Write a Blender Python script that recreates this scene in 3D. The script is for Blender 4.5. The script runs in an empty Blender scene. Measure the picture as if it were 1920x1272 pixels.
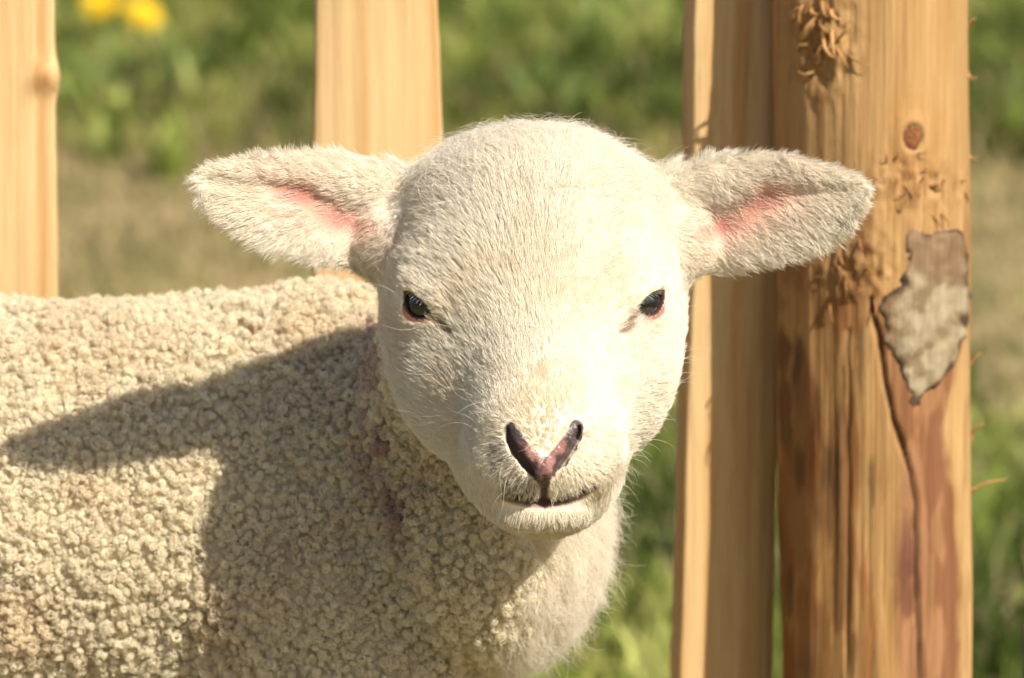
import bpy, math, random
import numpy as np
from mathutils import Vector, Matrix, noise as mnoise, kdtree

random.seed(7)
RNG = np.random.default_rng(11)
scene = bpy.context.scene
COL = scene.collection

# ------------------------------------------------------------------ camera, sky, sun, exposure
PITCH = math.radians(6.0)
FOCUS_D = 1.6                      # metres from the lens to the lamb's eyes
PXM = 0.387 / 1920.0               # metres per photograph pixel in the plane of the eyes
CR = np.array((1.0, 0.0, 0.0))
CU = np.array((0.0, math.sin(PITCH), math.cos(PITCH)))
CB = np.array((0.0, -math.cos(PITCH), math.sin(PITCH)))
C0 = np.array((0.0, 0.0, 0.45))    # what the lens is centred on
CAM = C0 + CB * FOCUS_D


def at(px, py, d):
    """World point that stands d metres behind the plane of the eyes."""
    s = (FOCUS_D + d) / FOCUS_D
    return C0 - CB * d + CR * ((px - 960) * PXM * s) + CU * ((636 - py) * PXM * s)


cam_data = bpy.data.cameras.new('camera')
cam = bpy.data.objects.new('camera', cam_data)
COL.objects.link(cam)
cam.matrix_world = Matrix(((CR[0], CU[0], CB[0], CAM[0]), (CR[1], CU[1], CB[1], CAM[1]), (CR[2], CU[2], CB[2], CAM[2]), (0, 0, 0, 1)))
cam_data.sensor_width = 36.0
cam_data.lens = 36.0 * FOCUS_D / 0.387
cam_data.clip_start = 0.05
cam_data.clip_end = 500.0
cam_data.dof.use_dof = True
cam_data.dof.focus_distance = FOCUS_D - 0.015
cam_data.dof.aperture_fstop = 12.5
scene.camera = cam

SUN_CAM = np.array((0.51, 0.63, 0.66))           # towards the sun: right, up, towards the lens
SUN = SUN_CAM[0] * CR + SUN_CAM[1] * CU + SUN_CAM[2] * CB
SUN /= np.linalg.norm(SUN)
sun_el = math.asin(SUN[2])
world = bpy.data.worlds.new('World')
scene.world = world
world.use_nodes = True
wn = world.node_tree
sky = wn.nodes.new('ShaderNodeTexSky')
sky.sky_type = 'NISHITA'
sky.sun_disc = False
sky.sun_elevation = sun_el
sky.sun_rotation = math.atan2(SUN[0], SUN[1])
sky.air_density = 1.0
sky.dust_density = 2.0
bg = wn.nodes['Background']
bg.inputs['Strength'].default_value = 0.065
wn.links.new(sky.outputs['Color'], bg.inputs['Color'])
sun_data = bpy.data.lights.new('sun', 'SUN')
sun_data.energy = 4.6
sun_data.color = (1.0, 0.915, 0.77)
sun_data.angle = math.radians(0.53)
sun = bpy.data.objects.new('sun', sun_data)
COL.objects.link(sun)
sun.rotation_euler = Vector(tuple(SUN)).to_track_quat('Z', 'Y').to_euler()
sun.location = (1.5, -2.0, 3.0)
scene.view_settings.view_transform = 'Standard'
scene.view_settings.look = 'None'
scene.view_settings.exposure = 0.64
scene.view_settings.gamma = 1.0
scene.render.engine = 'CYCLES'
scene.cycles.max_bounces = 7
scene.cycles.diffuse_bounces = 4
scene.cycles.use_adaptive_sampling = True
scene.cycles.adaptive_threshold = 0.02
scene.cycles.transmission_bounces = 4
scene.cycles.use_denoising = True
scene.cycles_curves.shape = 'RIBBONS'


# ------------------------------------------------------------------ helpers
def link(o, parent=None):
    COL.objects.link(o)
    if parent is not None:
        o.parent = parent
        o.matrix_parent_inverse = Matrix.Translation(-parent.location)
    return o


def tag(o, label=None, cat=None, group=None, kind=None):
    if label: o['label'] = label
    if cat: o['category'] = cat
    if group: o['group'] = group
    if kind: o['kind'] = kind
    return o


def empty(name, loc):
    o = bpy.data.objects.new(name, None)
    o.empty_display_size = 0.02
    o.location = tuple(loc)
    COL.objects.link(o)
    return o


def mesh_obj(name, verts, faces, mat, parent=None, smooth=True, cols=None):
    me = bpy.data.meshes.new(name)
    verts = np.asarray(verts, dtype=np.float64)
    faces_is_arr = isinstance(faces, np.ndarray)
    if faces_is_arr:
        n, k = faces.shape
        me.vertices.add(len(verts))
        me.vertices.foreach_set('co', verts.astype(np.float32).ravel())
        me.loops.add(n * k)
        me.loops.foreach_set('vertex_index', faces.astype(np.int32).ravel())
        me.polygons.add(n)
        me.polygons.foreach_set('loop_start', np.arange(0, n * k, k, dtype=np.int32))
        me.polygons.foreach_set('loop_total', np.full(n, k, dtype=np.int32))
        me.update(calc_edges=True)
        me.validate()
    else:
        me.from_pydata([tuple(v) for v in verts], [], faces)
        me.update()
    me.polygons.foreach_set('use_smooth', np.full(len(me.polygons), smooth))
    if cols is not None:
        set_cols(me, cols)
    if mat is not None:
        me.materials.append(mat)
    return link(bpy.data.objects.new(name, me), parent)


def set_cols(me, cols):
    at_ = me.attributes.new('tint', 'FLOAT_COLOR', 'POINT')
    c = np.ones((len(cols), 4), dtype=np.float32)
    c[:, :3] = cols
    at_.data.foreach_set('color', c.ravel())


def hair_obj(name, P, rad, mat, parent=None, cols=None):
    """P: n x m x 3 strand points; rad: m or n x m radii; cols: n x 3."""
    n, m, _ = P.shape
    hc = bpy.data.hair_curves.new(name)
    hc.add_curves([m] * n)
    hc.attributes['position'].data.foreach_set('vector', P.astype(np.float32).ravel())
    r = np.broadcast_to(np.asarray(rad, dtype=np.float32), (n, m)).astype(np.float32)
    ra = hc.attributes.get('radius') or hc.attributes.new('radius', 'FLOAT', 'POINT')
    ra.data.foreach_set('value', r.ravel())
    if cols is not None:
        ca = hc.attributes.new('tint', 'FLOAT_COLOR', 'POINT')
        c = np.ones((n, m, 4), dtype=np.float32)
        c[:, :, :3] = cols[:, None, :] if cols.ndim == 2 else cols
        ca.data.foreach_set('color', c.ravel())
    hc.materials.append(mat)
    return link(bpy.data.objects.new(name, hc), parent)


def nrmz(v):
    return v / np.maximum(np.linalg.norm(v, axis=-1, keepdims=True), 1e-9)


def sstep(a, b, x):
    t = np.clip((x - a) / (b - a), 0, 1)
    return t * t * (3 - 2 * t)


def lerp(a, b, t):
    return a + (np.asarray(b) - a) * t[:, None]


_PERM = np.random.default_rng(3).integers(0, 2 ** 31, 4096)


def _hash3(i, j, k):
    h = (i * 73856093) ^ (j * 19349663) ^ (k * 83492791)
    return (_PERM[h & 4095] / 2 ** 31)


def vnoise(p):
    """Value noise of n x 3 points, 0..1."""
    p = np.asarray(p, dtype=np.float64)
    f = np.floor(p).astype(np.int64)
    t = p - f
    t = t * t * (3 - 2 * t)
    out = 0
    for dx in (0, 1):
        for dy in (0, 1):
            for dz in (0, 1):
                w = (t[..., 0] if dx else 1 - t[..., 0]) * (t[..., 1] if dy else 1 - t[..., 1]) * (t[..., 2] if dz else 1 - t[..., 2])
                out = out + w * _hash3(f[..., 0] + dx, f[..., 1] + dy, f[..., 2] + dz)
    return out


def fbm(p, oct=3):
    p = np.asarray(p, dtype=np.float64)
    a, s, tot = 1.0, 0, 0
    for i in range(oct):
        s = s + a * vnoise(p * 2 ** i + 17.3 * i)
        tot += a
        a *= 0.5
    return s / tot


# ------------------------------------------------------------------ materials
def new_mat(name):
    m = bpy.data.materials.new(name)
    m.use_nodes = True
    nt = m.node_tree
    return m, nt, nt.nodes['Principled BSDF'], nt.nodes['Material Output']


def N(nt, typ, **kw):
    n = nt.nodes.new(typ)
    for k, v in kw.items():
        if k in n.inputs: n.inputs[k].default_value = v
        else: setattr(n, k, v)
    return n


def ramp(nt, fac, stops):
    r = nt.nodes.new('ShaderNodeValToRGB')
    e = r.color_ramp.elements
    while len(e) < len(stops): e.new(0.5)
    for el, (p, c) in zip(e, stops):
        el.position = p
        el.color = (*c, 1) if len(c) == 3 else c
    nt.links.new(fac, r.inputs['Fac'])
    return r


def mix(nt, mode, fac, a, b):
    m = nt.nodes.new('ShaderNodeMix')
    m.data_type = 'RGBA'
    m.blend_type = mode
    for val, s in ((fac, m.inputs['Factor']), (a, m.inputs['A']), (b, m.inputs['B'])):
        if isinstance(val, bpy.types.NodeSocket): nt.links.new(val, s)
        elif isinstance(val, (int, float)) : s.default_value = val
        else: s.default_value = (*val, 1)
    return m.outputs['Result']


def fibre_mat(name, translucent=0.35, rough=0.45, spec=0.25):
    m, nt, bs, out = new_mat(name)
    a = N(nt, 'ShaderNodeAttribute', attribute_name='tint')
    nt.links.new(a.outputs['Color'], bs.inputs['Base Color'])
    bs.inputs['Roughness'].default_value = rough
    bs.inputs['Specular IOR Level'].default_value = spec
    tr = N(nt, 'ShaderNodeBsdfTranslucent')
    nt.links.new(a.outputs['Color'], tr.inputs['Color'])
    mx = N(nt, 'ShaderNodeMixShader')
    mx.inputs['Fac'].default_value = translucent
    nt.links.new(bs.outputs[0], mx.inputs[1])
    nt.links.new(tr.outputs[0], mx.inputs[2])
    nt.links.new(mx.outputs[0], out.inputs['Surface'])
    return m
FACE_N, EAR_N, LOCK_N, LOCK_FIBRES, FUZZ_N, BIB_N = 230000, 90000, 120000, 13, 230000, 34000
GRASS_N = 260000


# ------------------------------------------------------------------ ground, grass, flowers
ground_mat, nt, bs, out = new_mat('pasture_soil')
tc = N(nt, 'ShaderNodeTexCoord')
n1 = N(nt, 'ShaderNodeTexNoise', Scale=5.0, Detail=6.0)
nt.links.new(tc.outputs['Object'], n1.inputs['Vector'])
rp = ramp(nt, n1.outputs['Fac'], [(0.30, (0.09, 0.10, 0.03)), (0.5, (0.20, 0.17, 0.075)), (0.7, (0.36, 0.28, 0.15))])
nt.links.new(rp.outputs['Color'], bs.inputs['Base Color'])
bs.inputs['Roughness'].default_value = 1.0
bs.inputs['Specular IOR Level'].default_value = 0.05
gx = np.concatenate([[-400, -60, -15], np.linspace(-6, 6, 61), [15, 60, 400]])
gy = np.concatenate([[-60, -15, -4], np.linspace(-2, 12, 71), [20, 60, 400]])
X, Y = np.meshgrid(gx, gy, indexing='ij')


def ground_z(x, y):
    z = 0.05 * (fbm(np.stack([x * 1.1, y * 1.1, x * 0 + 3], -1), 3) - 0.5) * sstep(0.7, 1.6, y)
    return z + 0.5 * sstep(3.0, 9.0, y)


Z = ground_z(X, Y)
nx, ny = X.shape
ii = np.arange(nx * ny).reshape(nx, ny)
Fg = np.stack([ii[:-1, :-1], ii[1:, :-1], ii[1:, 1:], ii[:-1, 1:]], -1).reshape(-1, 4)
gr = mesh_obj('ground', np.stack([X, Y, Z], -1).reshape(-1, 3), Fg, ground_mat)
tag(gr, kind='structure')


def leaf_mat(name, tl):
    m, nt, bs, out = new_mat(name)
    a = N(nt, 'ShaderNodeAttribute', attribute_name='tint')
    nt.links.new(a.outputs['Color'], bs.inputs['Base Color'])
    bs.inputs['Roughness'].default_value = 0.55
    bs.inputs['Specular IOR Level'].default_value = 0.2
    tr = N(nt, 'ShaderNodeBsdfTranslucent')
    nt.links.new(a.outputs['Color'], tr.inputs['Color'])
    mx = N(nt, 'ShaderNodeMixShader')
    mx.inputs['Fac'].default_value = tl
    nt.links.new(bs.outputs[0], mx.inputs[1])
    nt.links.new(tr.outputs[0], mx.inputs[2])
    nt.links.new(mx.outputs[0], out.inputs['Surface'])
    return m


grass_mat = leaf_mat('grass_blade', 0.35)


def blades(name, base, h, w, az, bend, cols, label):
    n = len(base)
    d = np.stack([np.cos(az), np.sin(az), 0 * az], 1)
    sd = np.stack([-np.sin(az), np.cos(az), 0 * az], 1)
    V = np.empty((n, 7, 3))
    prof = ((0.0, 0.75), (0.4, 1.0), (0.75, 0.7))
    for k, (s, wf) in enumerate(prof + ((1.0, 0.0),)):
        lean = bend * s
        c = base + d * (h * s * np.sin(lean))[:, None] + np.array((0, 0, 1.0)) * (h * s * np.cos(lean * 0.8))[:, None]
        if k < 3:
            V[:, 2 * k] = c - sd * (w * wf * 0.5)[:, None]
            V[:, 2 * k + 1] = c + sd * (w * wf * 0.5)[:, None]
        else:
            V[:, 6] = c
    T = np.array(((0, 1, 3), (0, 3, 2), (2, 3, 5), (2, 5, 4), (4, 5, 6)))
    F = (np.arange(n)[:, None, None] * 7 + T[None]).reshape(-1, 3)
    o = mesh_obj(name, V.reshape(-1, 3), F, grass_mat, None, True, np.repeat(cols, 7, 0))
    return tag(o, label, 'grass', kind='stuff')


def grass_points(n, y0, y1, pw):
    y = y0 + (y1 - y0) * RNG.random(n) ** pw
    half = 0.45 + (y + 1.6) * 0.20
    x = RNG.uniform(-1, 1, n) * half
    return x, y


def dry_w(x, y):
    f = fbm(np.stack([x * 1.6, y * 1.2, 0 * x + 8], -1), 3)
    band = sstep(3.0, 3.6, y) * sstep(5.8, 5.2, y)
    return np.clip(band * sstep(0.30, 0.55, f + 0.24) + 0.35 * sstep(0.58, 0.72, f), 0, 1)


def green(n, x, y, k):
    f = fbm(np.stack([x * 8, y * 4.0, 0 * x + k], -1), 2) * 1.25 - 0.12 + RNG.normal(0, 0.07, n)
    c = np.tile(np.array((0.085, 0.125, 0.02)), (n, 1))
    c = lerp(c, (0.25, 0.305, 0.055), sstep(0.32, 0.50, f))
    c = lerp(c, (0.54, 0.56, 0.17), sstep(0.56, 0.72, f))
    return c


x, y = grass_points(GRASS_N, 1.2, 8.2, 0.85)
dw = dry_w(x, y)
keep = RNG.random(len(x)) > dw * 0.8
x, y, dw = x[keep], y[keep], dw[keep]
n = len(x)
cl = fbm(np.stack([x * 4, y * 3, 0 * x + 1], -1), 2)
h = RNG.uniform(0.035, 0.085, n) * (0.6 + 1.1 * cl) * (1 - 0.6 * dw) + 0.05 * sstep(5.0, 6.0, y) * RNG.random(n)
c = green(n, x, y, 2)
dead = RNG.random(n) < 0.12 + 0.75 * dw
c[dead] = np.array((0.60, 0.46, 0.26)) * RNG.uniform(0.6, 1.15, (dead.sum(), 1))
base = np.stack([x, y, ground_z(x, y) - 0.004], 1)
blades('grass', base, h, RNG.uniform(0.0025, 0.006, n), RNG.random(n) * 6.28, RNG.uniform(0.1, 1.15, n), c * RNG.uniform(0.6, 1.25, (n, 1)), 'rough green and straw coloured pasture grass behind the fence')

# broad leaves of low weeds in rosettes
nr = 1100
x0, y0 = grass_points(nr, 1.8, 8.0, 0.75)
dw = dry_w(x0, y0)
k_ = RNG.random(nr) > dw * 0.97
x0, y0 = x0[k_], y0[k_]
per = 9
x = np.repeat(x0, per) + RNG.normal(0, 0.02, len(x0) * per)
y = np.repeat(y0, per) + RNG.normal(0, 0.02, len(y0) * per)
n = len(x)
c = green(n, x, y, 40)
c = lerp(c, (0.24, 0.34, 0.10), np.repeat(RNG.random(len(x0)), per) * 0.6)
blades('weeds', np.stack([x, y, ground_z(x, y) - 0.004], 1), RNG.uniform(0.05, 0.13, n) * (0.6 + 0.1 * y), RNG.uniform(0.012, 0.030, n), RNG.random(n) * 6.28, RNG.uniform(0.3, 1.2, n), c, 'broad leaved green weeds growing in the pasture grass')

# two dandelions
yellow, nt, bs, out = new_mat('dandelion_yellow')
bs.inputs['Base Color'].default_value = (0.88, 0.60, 0.008, 1)
bs.inputs['Roughness'].default_value = 0.6
stem_mat, nt, bs, out = new_mat('dandelion_stem')
bs.inputs['Base Color'].default_value = (0.16, 0.24, 0.06, 1)


def tube(pts, rad, seg=8):
    pts = np.asarray(pts, float)
    V, F = [], []
    for i, p in enumerate(pts):
        t = pts[min(i + 1, len(pts) - 1)] - pts[max(i - 1, 0)]
        t = t / np.linalg.norm(t)
        u = np.cross(t, (0.3, 0.9, 0.2))
        u /= np.linalg.norm(u)
        v = np.cross(t, u)
        r = rad[i] if hasattr(rad, '__len__') else rad
        for k in range(seg):
            a = 6.28318 * k / seg
            V.append(p + r * (math.cos(a) * u + math.sin(a) * v))
    for i in range(len(pts) - 1):
        for k in range(seg):
            k2 = (k + 1) % seg
            F.append((i * seg + k, i * seg + k2, (i + 1) * seg + k2, (i + 1) * seg + k))
    F.append(tuple(range(seg))[::-1])
    F.append(tuple((len(pts) - 1) * seg + k for k in range(seg)))
    return V, F


def dandelion(px, py, d, tilt, label, r=0.022):
    top = at(px, py, d)
    gz = float(ground_z(np.array([top[0]]), np.array([top[1]]))[0])
    foot = np.array((top[0] + 0.02, top[1] + 0.01, gz - 0.01))
    root = empty('dandelion', foot)
    tag(root, label, 'flower', 'dandelions in the grass')
    mid = (foot + top) / 2 + np.array((0.012, 0, 0))
    V, F = tube([foot, mid, top - np.array((0, 0, 0.006))], [0.0028, 0.0025, 0.0022])
    mesh_obj('stem', V, F, stem_mat, root)
    V, F = tube([top - np.array((0, 0, 0.010)), top - np.array((0, 0, 0.004)), top + np.array((0, 0, 0.002))], [0.003, 0.007, 0.008])
    mesh_obj('calyx', V, F, stem_mat, root)
    V, F = [], []
    for ring_, cnt, ln, up in ((0, 34, r, 0.10), (1, 30, r * 0.85, 0.40), (2, 24, r * 0.65, 0.75), (3, 16, r * 0.45, 1.1)):
        for k in range(cnt):
            a = 6.28318 * (k + random.random() * 0.5) / cnt
            dv = np.array((math.cos(a) * math.cos(up), math.sin(a) * math.cos(up), math.sin(up)))
            sdv = np.array((-math.sin(a), math.cos(a), 0)) * 0.0016
            i0 = len(V)
            p0 = np.array((0, 0, 0.001))
            for f, wf in ((0.1, 0.5), (0.6, 1.0), (1.0, 0.8)):
                V += [p0 + dv * ln * f - sdv * wf, p0 + dv * ln * f + sdv * wf]
            F += [(i0, i0 + 1, i0 + 3, i0 + 2), (i0 + 2, i0 + 3, i0 + 5, i0 + 4)]
    R_ = np.array(Matrix.Rotation(tilt[0], 3, 'X') @ Matrix.Rotation(tilt[1], 3, 'Y'))
    mesh_obj('petals', np.array(V) @ R_.T + top, F, yellow, root)


dandelion(190, 6, 6.2, (0.9, -0.2), 'yellow dandelion nearer the outer pale, the upper bloom of the two', 0.039)
dandelion(268, 30, 6.05, (0.7, 0.35), 'yellow dandelion hanging slightly lower beside the other bloom', 0.036)

# ------------------------------------------------------------------ fence of split pales and a debarked post


def at_y(px, py, Y):
    d0 = at(px, py, 0.0)
    v = d0 - CAM
    return CAM + v * ((Y - CAM[1]) / v[1])


def wood_mat(name, light, dark, streak, gscale, bump, rough=0.7):
    m, nt, bs, out = new_mat(name)
    tc = N(nt, 'ShaderNodeTexCoord')
    mp = N(nt, 'ShaderNodeMapping')
    mp.inputs['Scale'].default_value = (gscale, gscale, gscale * 0.018)
    nt.links.new(tc.outputs['Object'], mp.inputs['Vector'])
    n0 = N(nt, 'ShaderNodeTexNoise', Scale=1.0, Detail=5.0, Roughness=0.65, Distortion=0.6)
    nt.links.new(mp.outputs['Vector'], n0.inputs['Vector'])
    rp = ramp(nt, n0.outputs['Fac'], [(0.32, dark), (0.50, light), (0.68, tuple(min(1, v * 1.12) for v in light))])
    mp2 = N(nt, 'ShaderNodeMapping')
    mp2.inputs['Scale'].default_value = (gscale * 5, gscale * 5, gscale * 0.08)
    nt.links.new(tc.outputs['Object'], mp2.inputs['Vector'])
    n2 = N(nt, 'ShaderNodeTexNoise', Scale=1.0, Detail=4.0, Roughness=0.7)
    nt.links.new(mp2.outputs['Vector'], n2.inputs['Vector'])
    fine = ramp(nt, n2.outputs['Fac'], [(0.30, streak), (0.55, (1, 1, 1))])
    col = mix(nt, 'MULTIPLY', 0.8, rp.outputs['Color'], fine.outputs['Color'])
    a = N(nt, 'ShaderNodeAttribute', attribute_name='tint')
    col = mix(nt, 'MULTIPLY', 1.0, col, a.outputs['Color'])
    nt.links.new(col, bs.inputs['Base Color'])
    bs.inputs['Roughness'].default_value = rough
    bs.inputs['Specular IOR Level'].default_value = 0.25
    bp = N(nt, 'ShaderNodeBump', Strength=bump, Distance=0.0012)
    nt.links.new(n2.outputs['Fac'], bp.inputs['Height'])
    nt.links.new(bp.outputs['Normal'], bs.inputs['Normal'])
    return m


pale_mat = wood_mat('split_pale_wood', (0.60, 0.42, 0.215), (0.53, 0.35, 0.16), (0.84, 0.78, 0.68), 170.0, 0.5)


def pale(label, Y, left, right, th, turn, seed, knot=None, ztop=1.15, lean_back=0.0):
    """left/right: ((px, py), (px, py)) the edges of the front face in the photograph at two heights."""
    L0, L1 = at_y(*left[0], Y), at_y(*left[1], Y)
    R0, R1 = at_y(*right[0], Y), at_y(*right[1], Y)
    def line(p, q):
        return lambda z: p[0] + (q[0] - p[0]) * (z - p[2]) / (q[2] - p[2])
    fl, fr = line(L0, L1), line(R0, R1)
    zs = np.concatenate([np.linspace(-0.12, 0.28, 40, endpoint=False), np.linspace(0.28, 0.66, 190, endpoint=False), np.linspace(0.66, ztop, 50)])
    # section: rounded plank, x -1..1 across, y 0 (front) .. 1 (back)
    sec = []
    for (cx, cy, a0) in ((0.93, 0.16, -90), (0.90, 0.85, 0), (-0.90, 0.85, 90), (-0.93, 0.16, 180)):
        for k in range(4):
            a = math.radians(a0 + 30 * k)
            sec.append((cx + 0.07 * math.cos(a), cy + 0.16 * math.sin(a)))
    mid = [(-0.93 + 1.86 * k / 13, 0.0) for k in range(1, 13)]
    sec = sec[:] + []
    ring = mid + sec
    nsec = len(ring)
    V = np.empty((len(zs), nsec, 3))
    rx = np.array([p[0] for p in ring])
    ry = np.array([p[1] for p in ring])
    for i, z in enumerate(zs):
        xl, xr = fl(z), fr(z)
        wav = lambda o, f, a: a * (float(fbm(np.array((z * f, o, seed * 3.7)), 3)) - 0.5)
        xl += wav(1.5, 9, 0.007) + wav(5.5, 40, 0.0016)
        xr += wav(9.5, 9, 0.007) + wav(2.5, 40, 0.0016)
        c, hw = (xl + xr) / 2, (xr - xl) / 2
        hw *= 1.0 if z < ztop - 0.05 else max(0.12, (ztop - z) / 0.05)
        x = rx * hw
        y = ry * th + (wav(3.3, 6, 0.006)) * (ry < 0.5) - 0.0012 * np.cos(rx * 2.2)
        # shallow split fibres on the face
        f = fbm(np.stack([rx * 9 + seed, np.full(nsec, z * 3.0), np.full(nsec, seed * 1.0)], 1), 2)
        y = y + (f - 0.5) * 0.0022 * (ry < 0.5)
        if knot is not None:
            kd_ = np.exp(-((x + c - knot[0]) / 0.007) ** 2 - ((z - knot[1]) / 0.006) ** 2)
            y = y - 0.004 * kd_
            x = x + 0.002 * np.exp(-((z - knot[1]) / 0.008) ** 2) * (rx > 0.6)
        ct, st = math.cos(turn), math.sin(turn)
        yy = y - th * 0.5
        V[i, :, 0] = c + x * ct - yy * st
        V[i, :, 1] = Y + th * 0.5 + x * st + yy * ct + lean_back * (z - 0.45)
        V[i, :, 2] = z
    Vf = V.reshape(-1, 3)
    ii = np.arange(len(Vf)).reshape(len(zs), nsec)
    F = [(int(ii[i, k]), int(ii[i, (k + 1) % nsec]), int(ii[i + 1, (k + 1) % nsec]), int(ii[i + 1, k])) for i in range(len(zs) - 1) for k in range(nsec)]
    F.append(tuple(int(v) for v in ii[-1]))
    F.append(tuple(int(v) for v in ii[0][::-1]))
    tn = np.ones((len(Vf), 3))
    st_ = fbm(np.stack([Vf[:, 0] * 260, Vf[:, 2] * 2.5, Vf[:, 1] * 60 + seed], 1), 2)
    tn = lerp(tn, (0.86, 0.74, 0.60), sstep(0.52, 0.75, st_))
    if knot is not None:
        kd_ = np.exp(-(((Vf[:, 0] - knot[0]) / 0.004) ** 2 + ((Vf[:, 2] - knot[1]) / 0.0045) ** 2)) * (Vf[:, 1] < Y + 0.01)
        tn = lerp(tn, (0.62, 0.42, 0.28), kd_)
    o = mesh_obj('fence_pale', Vf, F, pale_mat, None, True, tn)
    tag(o, label, 'fence pale', 'split wooden pales of the fence')
    return o


YF = 0.300
kp = at_y(84, 148, YF)
pale('pale wooden fence board with a small knot, cut off by the picture edge', YF, ((-120, 0), (-118, 560)), ((100, 0), (105, 560)), 0.022, 0.05, 1.0, (kp[0], kp[2]))
pale('plain sunlit wooden fence board standing directly behind the lamb', YF, ((592, 0), (584, 560)), ((816, 0), (842, 520)), 0.020, 0.02, 2.0)
pale('narrow wooden fence board half in shadow beside the round post', 0.287, ((1291, 0), (1266, 1200)), ((1472, 0), (1447, 1200)), 0.024, 0.20, 3.0, lean_back=-0.03)

# round post -----------------------------------------------------------
YP = 0.268
PT, PB = (at_y(1456, 0, YP) + at_y(1814, 0, YP)) / 2, (at_y(1462, 1272, YP) + at_y(1824, 1272, YP)) / 2
R_POST = 0.5 * (at_y(1816, 400, YP)[0] - at_y(1456, 400, YP)[0])
nth = 288
zs = np.concatenate([np.linspace(-0.15, 0.29, 45, endpoint=False), np.linspace(0.29, 0.64, 300, endpoint=False), np.linspace(0.64, 1.05, 45)])


def post_axis(z):
    return PT + (PB - PT) * ((z - PT[2]) / (PB[2] - PT[2]))[..., None]


def pix(W):
    """Photograph position of world points, to lay out marks on the post."""
    v = W - CAM
    dep = -(v @ CB)
    return 960 + (v @ CR) / dep * FOCUS_D / PXM, 636 - (v @ CU) / dep * FOCUS_D / PXM


TH = np.linspace(0, 2 * math.pi, nth, endpoint=False) - math.pi / 2 + 0.01
TT, ZZ = np.meshgrid(TH, zs)
Ac = post_axis(ZZ)


def post_surface(r):
    return np.stack([Ac[..., 0] + r * np.cos(TT), Ac[..., 1] * 0 + YP + r * np.sin(TT), ZZ], -1)


r = np.full(TT.shape, R_POST)
cyl = lambda f, fz, o: np.stack([np.cos(TT) * f, np.sin(TT) * f, ZZ * fz + o], -1)
r = r + 0.0060 * (fbm(cyl(1.3, 5.0, 2.0), 3) - 0.5) + 0.0026 * (fbm(cyl(7, 9.0, 5.0), 3) - 0.5)
W0 = post_surface(r)
QX, QY = pix(W0.reshape(-1, 3))
QX, QY = QX.reshape(TT.shape), QY.reshape(TT.shape)
front = np.sin(TT) < 0.15


def poly_d(pts, X, Y):
    d = np.full(X.shape, 1e9)
    for (x0, y0), (x1, y1) in zip(pts[:-1], pts[1:]):
        vx, vy = x1 - x0, y1 - y0
        t = np.clip(((X - x0) * vx + (Y - y0) * vy) / (vx * vx + vy * vy), 0, 1)
        d = np.minimum(d, np.hypot(X - x0 - t * vx, Y - y0 - t * vy))
    return d


grain = fbm(np.stack([QX * 0.10, QY * 0.004, 0 * QX + 4], -1), 3)
wob = (fbm(np.stack([QX * 0.03, QY * 0.012, 0 * QX + 1], -1), 3) - 0.5)
crack1 = poly_d([(1634, 560), (1648, 640), (1660, 720), (1688, 830), (1708, 890), (1718, 960), (1722, 1080), (1727, 1300)], QX + wob * 16, QY)
crack2 = poly_d([(1590, 620), (1592, 900), (1588, 1290)], QX + wob * 10, QY)
crack3 = poly_d([(1500, 560), (1510, 620), (1530, 660)], QX + wob * 20, QY)
rough_top = np.exp(-((QX - 1535) / 55) ** 2 - ((QY - 70) / 90) ** 2) * front
rough_mid = np.exp(-((QX - 1715) / 75) ** 2 - ((QY - 345) / 42) ** 2) * front
rough_low = np.exp(-((QX - 1610) / 70) ** 2 - ((QY - 500) / 60) ** 2) * front
r = r - front * (0.0032 * np.exp(-(crack1 / 4.5) ** 2) + 0.0015 * np.exp(-(crack2 / 3.5) ** 2) * (0.4 + grain))
rgh = fbm(np.stack([QX * 0.09, QY * 0.05, 0 * QX + 7], -1), 3) - 0.5
r = r + (rough_top * 0.010 + rough_mid * 0.006 + rough_low * 0.006) * rgh
flute = fbm(np.stack([QX * 0.16, QY * 0.006, 0 * QX + 14], -1), 2) - 0.5
r = r + 0.0005 * flute * sstep(120, 260, QY) * sstep(1720, 1560, QX)
kx, ky = 1711, 258
kr = np.hypot((QX - kx) / 21, (QY - ky) / 28)
r = r + front * (0.0012 * np.exp(-(kr - 1.0) ** 2 / 0.5) - 0.0016 * sstep(1.05, 0.8, kr))
W1 = post_surface(r)
one = np.ones(TT.size)
qx, qy, fr_ = QX.ravel(), QY.ravel(), front.ravel()
tn = np.tile(np.array((0.45, 0.278, 0.12)), (TT.size, 1))
tn = lerp(tn, (0.40, 0.235, 0.095), sstep(0.45, 0.65, grain.ravel()))
big = fbm(np.stack([qx * 0.013, qy * 0.0045, 0 * qx + 22], -1), 3)
tn = lerp(tn, (0.40, 0.225, 0.085), sstep(430, 640, qy) * sstep(1640, 1580, qx) * 0.8)
st1 = sstep(0.46, 0.62, fbm(np.stack([qx * 0.03, qy * 0.012, 0 * qx + 101], -1), 4)) * sstep(250, 400, qy) * sstep(1700, 1620, qx + 60 * sstep(560, 700, qy))
tn = lerp(tn, (0.27, 0.13, 0.045), st1 * 0.75)
lowmask = sstep(430, 640, qy + 60 * (big - 0.5))
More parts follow.
